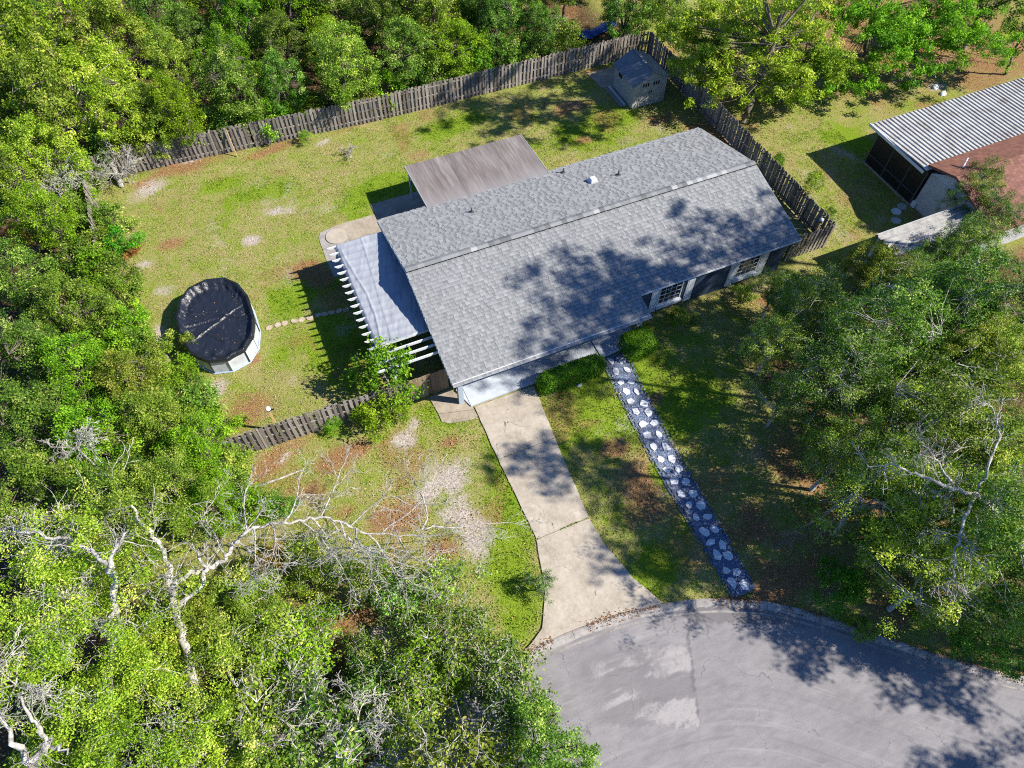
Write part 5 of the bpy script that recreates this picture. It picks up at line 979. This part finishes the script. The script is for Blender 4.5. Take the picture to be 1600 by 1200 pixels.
# --- garden shrubs
def clipped(label, x0, x1, y0, y1, h, n, seed, rnd=.25):
    g_ = np.random.default_rng(seed); o = empty('hedge', ((x0 + x1) / 2, (y0 + y1) / 2, 0), label=label, cat='hedge'); lx, ly = (x1 - x0) / 2, (y1 - y0) / 2
    P = g_.uniform(-1, 1, (n, 3)); f = g_.integers(0, 5, n); P[f == 0, 0] = 1; P[f == 1, 0] = -1; P[f == 2, 1] = 1; P[f == 3, 1] = -1; P[f == 4, 2] = 1
    top = g_.random(n) < .4; P[top] = np.stack([g_.uniform(-1, 1, top.sum()), g_.uniform(-1, 1, top.sum()), np.ones(top.sum())], 1)
    N_ = unit(P ** 5 + 1e-3); r_ = np.abs(P) ; sh = unit(np.sign(P) * r_ ** 4) ; k_ = (np.sum(r_ ** 5, 1) ** (1 / 5))[:, None]; Q = P / k_ * g_.uniform(.86, 1.03, (n, 1))
    Q = Q * np.array([lx, ly, h / 2]) + np.array([0, 0, h / 2]) + g_.normal(0, .018, (n, 3)); Q[:, 2] += (fbm(Q[:, 0] + x0, Q[:, 1] + y0, .5, 3) - .5) * .12
    link('crown', leaves_mesh('crown', Q, N_ + g_.normal(0, .55, (n, 3)) + np.array([0, 0, .3]), g_.uniform(.05, .09, n), np.clip(g_.normal(.5, .2, n), 0, 1), M['lf_hedge'], g_), o)
    mb = MB()
    for i in range(5): xx_ = lx * (-.8 + .4 * i); mb.tube([(xx_, 0, -.05), (xx_ + .05, .05, h * .5), (xx_ * 1.1, -.1, h * .85)], [.03, .022, .01], 5)
    mb.build('stems', M['bark'], o)
clipped('long clipped box hedge between the porch floor and front lawn', 4.15, 7.8, -12.5, -11.55, 1.1, 15000, 1)
clipped('short rounded hedge beside the lattice column and gravel path', 9.1, 10.85, -12.4, -11.0, 1.15, 10000, 2)
GS = [('shrub', 600, 582, 1.9, 1.6, 1.8, 'lf_vivid', 'big leafy bush growing over the front corner of the pergola'), ('shrub', 603, 645, .9, 1.15, 1.0, 'lf_vivid', 'bushy green shrub in front of the fence beside the gate'), ('shrub', 565, 640, .7, .65, .7, 'lf_vivid', 'rounded green shrub at the foot of the short front fence'), ('shrub', 520, 665, .4, .45, .45, 'lf_vivid', 'small bright weed bush low on the short front fence'),
      ('shrub', 477, 214, .5, .45, .5, 'lf_lime', 'small yellow green bush at the foot of the back fence'), ('shrub', 1060, 495, .4, .55, .55, 'lf_vivid', 'leafy plant under the first front window'), ('shrub', 1085, 500, .3, .4, .4, 'lf_green', 'low plant just right of the leafy window plant'), ('shrub', 1310, 915, .9, 1.1, 1.0, 'lf_hedge', 'dark round bush near the road right of the gravel path'), ('shrub', 1440, 955, .5, .6, .6, 'lf_vivid', 'bright green small bush above the road'),
      ('shrub', 1520, 960, .7, .9, .9, 'lf_green', 'mid green bush above the road near the right edge'), ('shrub', 1270, 290, .5, .6, .9, 'lf_lime', 'spiky pale bush on the right side lawn near the fence'), ('shrub', 1215, 250, .6, .5, .6, 'lf_vivid', 'green vine bush over the top of the right fence'), ('shrub', 1295, 335, .5, .4, .6, 'lf_green', 'small bush behind the lamp post at the right fence'),
      ('shrub', 1350, 985, .4, .6, .5, 'lf_olive', 'low olive bush at the road edge right of the dark bush'), ('shrub', 1165, 460, .5, .6, .6, 'lf_olive', 'olive plant below the second front window'), ('shrub', 300, 540, .6, .45, .9, 'lf_olive', 'thin straggly shrub leaning over the lower left rim of the pool')]
for k, px, py, z, s, sz, mat, lab in GS: q = at(px, py, z); tree('shrub', k, rw.randrange(9), q.x, q.y, s, sz, mat=mat, label=lab, cat='shrub')

# ------------------------------------------------------------------ grass blades and fallen leaves
def inpoly(x, y, P):
    P = np.array(P); r_ = np.zeros(x.shape, bool); j = len(P) - 1
    for i in range(len(P)):
        c_ = ((P[i, 1] > y) != (P[j, 1] > y)) & (x < (P[j, 0] - P[i, 0]) * (y - P[i, 1]) / (P[j, 1] - P[i, 1] + 1e-12) + P[i, 0]); r_ ^= c_; j = i
    return r_
solids = [[(a, -b) for a, b in DRIVE_L] + [(a, -b) for a, b in DRIVE_R[::-1]], [(a, -b) for a, b in PL] + [(a, -b) for a, b in PR[::-1]], [(.3, -9), (.3, -11.6), (8, -11.6), (10.4, -11), (10.4, -9)], [(-.95, -10.1), (.84, -10.1), (.9, -12.1), (-.85, -11.7)],
          [(-3.15, 3.1), (.5, 3.35), (.5, -.6), (-3.15, -.6)], [(0.3, 4.2), (10.3, 4.2), (10.3, -9.9), (20.1, -9.9), (20.1, -.4), (.3, -.4)], [(18.6, 11), (22, 11), (22, 6.2), (19.4, 6.2)], [(30.5, -4.3), (45, -4.3), (45, -14), (30.5, -14)]]
def scatter(n, x0, x1, y0, y1):
    x = rng.uniform(x0, x1, n); y = rng.uniform(y0, y1, n); ok = road_dist(x, y) < -.02
    jx = x + rng.normal(0, .05, n); jy = y + rng.normal(0, .05, n)
    for P in solids: ok &= ~inpoly(jx, jy, P)
    ok &= ((x - PC.x) / 1.9) ** 2 + ((y - PC.y) / 2.75) ** 2 > 1
    return x[ok], y[ok]
def gzat(x, y): return (fbm(x, y, 3.0, 2) - .5) * .07 + (fbm(x, y, .7, 4, 2) - .5) * .03
x, y = scatter(420000, -15.5, 31, -26.5, 14)
s_ = field(SAND, x, y); l_ = field(LITTER, x, y); g_ = field(LUSH, x, y); w_ = woods(x, y); cl = fbm(x, y, .5, 40, 3)
ok = rng.random(len(x)) < (.25 + .75 * sstep(.38, .6, cl)) * (1 - .92 * s_) * (1 - .8 * l_) * (1 - .8 * w_) * (.75 + .25 * g_)
x, y, g_, cl = x[ok][:230000], y[ok][:230000], g_[ok][:230000], cl[ok][:230000]; n = len(x)
a = rng.uniform(0, 6.283, n); h = rng.uniform(.03, .10, n) * (1 + .5 * g_); w = rng.uniform(.012, .030, n); lx = rng.normal(0, .045, n); ly = rng.normal(0, .045, n); z = gzat(x, y)
V = np.stack([np.stack([x - np.cos(a) * w, y - np.sin(a) * w, z], 1), np.stack([x + np.cos(a) * w, y + np.sin(a) * w, z], 1), np.stack([x + lx, y + ly, z + h], 1)], 1)
tint = np.clip(.30 + .55 * (fbm(x, y, 1.6, 41, 4) - .5) * 3 + .35 * g_ + rng.normal(0, .2, n), 0, 1)
t = NT('grass_blade'); c = t.ramp(t.attr('tint'), [(0, (.46, .40, .22)), (.3, (.32, .34, .07)), (.6, (.20, .31, .025)), (1, (.10, .26, .012))]); t.set(c, .7, .05)
tr = t.n('ShaderNodeBsdfTranslucent', {'Color': c}); mx = t.n('ShaderNodeMixShader', {0: .3, 1: t.b.outputs[0], 2: tr.outputs[0]}); t.t.links.new(mx.outputs[0], t.t.nodes['Material Output'].inputs[0]); M['blade'] = t.m
link('grass', np_mesh('grass', V.reshape(-1, 3), np.arange(n * 3).reshape(-1, 3), M['blade'], {'tint': np.repeat(tint, 3)}), kind='stuff', label='short patchy lawn grass', cat='grass')
x, y = scatter(260000, -22, 46, -30, 30); l_ = np.maximum(field(LITTER, x, y), .55 * woods(x, y)); ok = rng.random(len(x)) < .02 + .8 * l_; x, y = x[ok][:60000], y[ok][:60000]; n = len(x)
t = NT('fallen_leaf'); M['fallen'] = t.set(t.ramp(t.attr('tint'), [(0, (.10, .045, .02)), (.5, (.26, .13, .055)), (1, (.42, .25, .12))]), .8, .2)
link('fallen_leaves', leaves_mesh('fallen_leaves', np.stack([x, y, gzat(x, y) + .02], 1), np.array([0, 0, 1.0]) + rng.normal(0, .35, (n, 3)), rng.uniform(.05, .12, n), rng.random(n), M['fallen'], rng, .6), kind='stuff', label='dry brown leaves fallen on the ground', cat='fallen leaves')

# leaf bits on the pool cover
n = 60; a = rng.uniform(0, 6.283, n); r_ = np.sqrt(rng.random(n)) * .9; xy = np.stack([np.cos(a) * r_ * 1.8, np.sin(a) * r_ * 2.55], 1)
cv = V_cover.reshape(-1, 3); zc = np.array([cv[np.argmin(((cv[:, :2] - q_) ** 2).sum(1)), 2] for q_ in xy]) + .02
link('leaf_bits', leaves_mesh('leaf_bits', np.column_stack([xy, zc]), np.array([0, 0, 1.0]) + rng.normal(0, .25, (n, 3)), rng.uniform(.03, .09, n), rng.random(n), M['fallen'], rng, .4), pool, kind='stuff')
# dirt and leaves swept along the back of the kerb, weeds in the driveway joints
n = 5200; i = rng.integers(60, len(KF) - 90, n); off = rng.normal(.06, .11, n); pk = KF[i] + KFn[i] * off[:, None] + rng.normal(0, .05, (n, 2)); ok = fbm(pk[:, 0], pk[:, 1], 1.2, 9) > .42; pk = pk[ok]; off = off[ok]; n = len(pk)
link('kerb_debris', leaves_mesh('kerb_debris', np.column_stack([pk, np.where(off > .12, -.02, .045)]), np.array([0, 0, 1.0]) + rng.normal(0, .3, (n, 3)), rng.uniform(.03, .085, n), np.clip(rng.normal(.25, .25, n), 0, 1), M['fallen'], rng, .6), kerb_root, kind='stuff')
P_ = []
for d_, k_ in ((14.72, 40), (19.02, 200)):
    x = rng.uniform(along(DRIVE_L, d_), along(DRIVE_R, d_), k_); x = x[fbm(x, x * 0, .6, int(d_)) > .45]; P_.append(np.stack([x, -d_ + rng.normal(0, .025, len(x))], 1))
P_ = np.concatenate(P_); n = len(P_)
link('joint_weeds', leaves_mesh('joint_weeds', np.column_stack([P_, np.full(n, .045)]), rng.normal(0, .6, (n, 3)) + np.array([0, 0, .6]), rng.uniform(.04, .10, n), rng.random(n), M['lf_olive'], rng, .4), drive_root, kind='stuff')
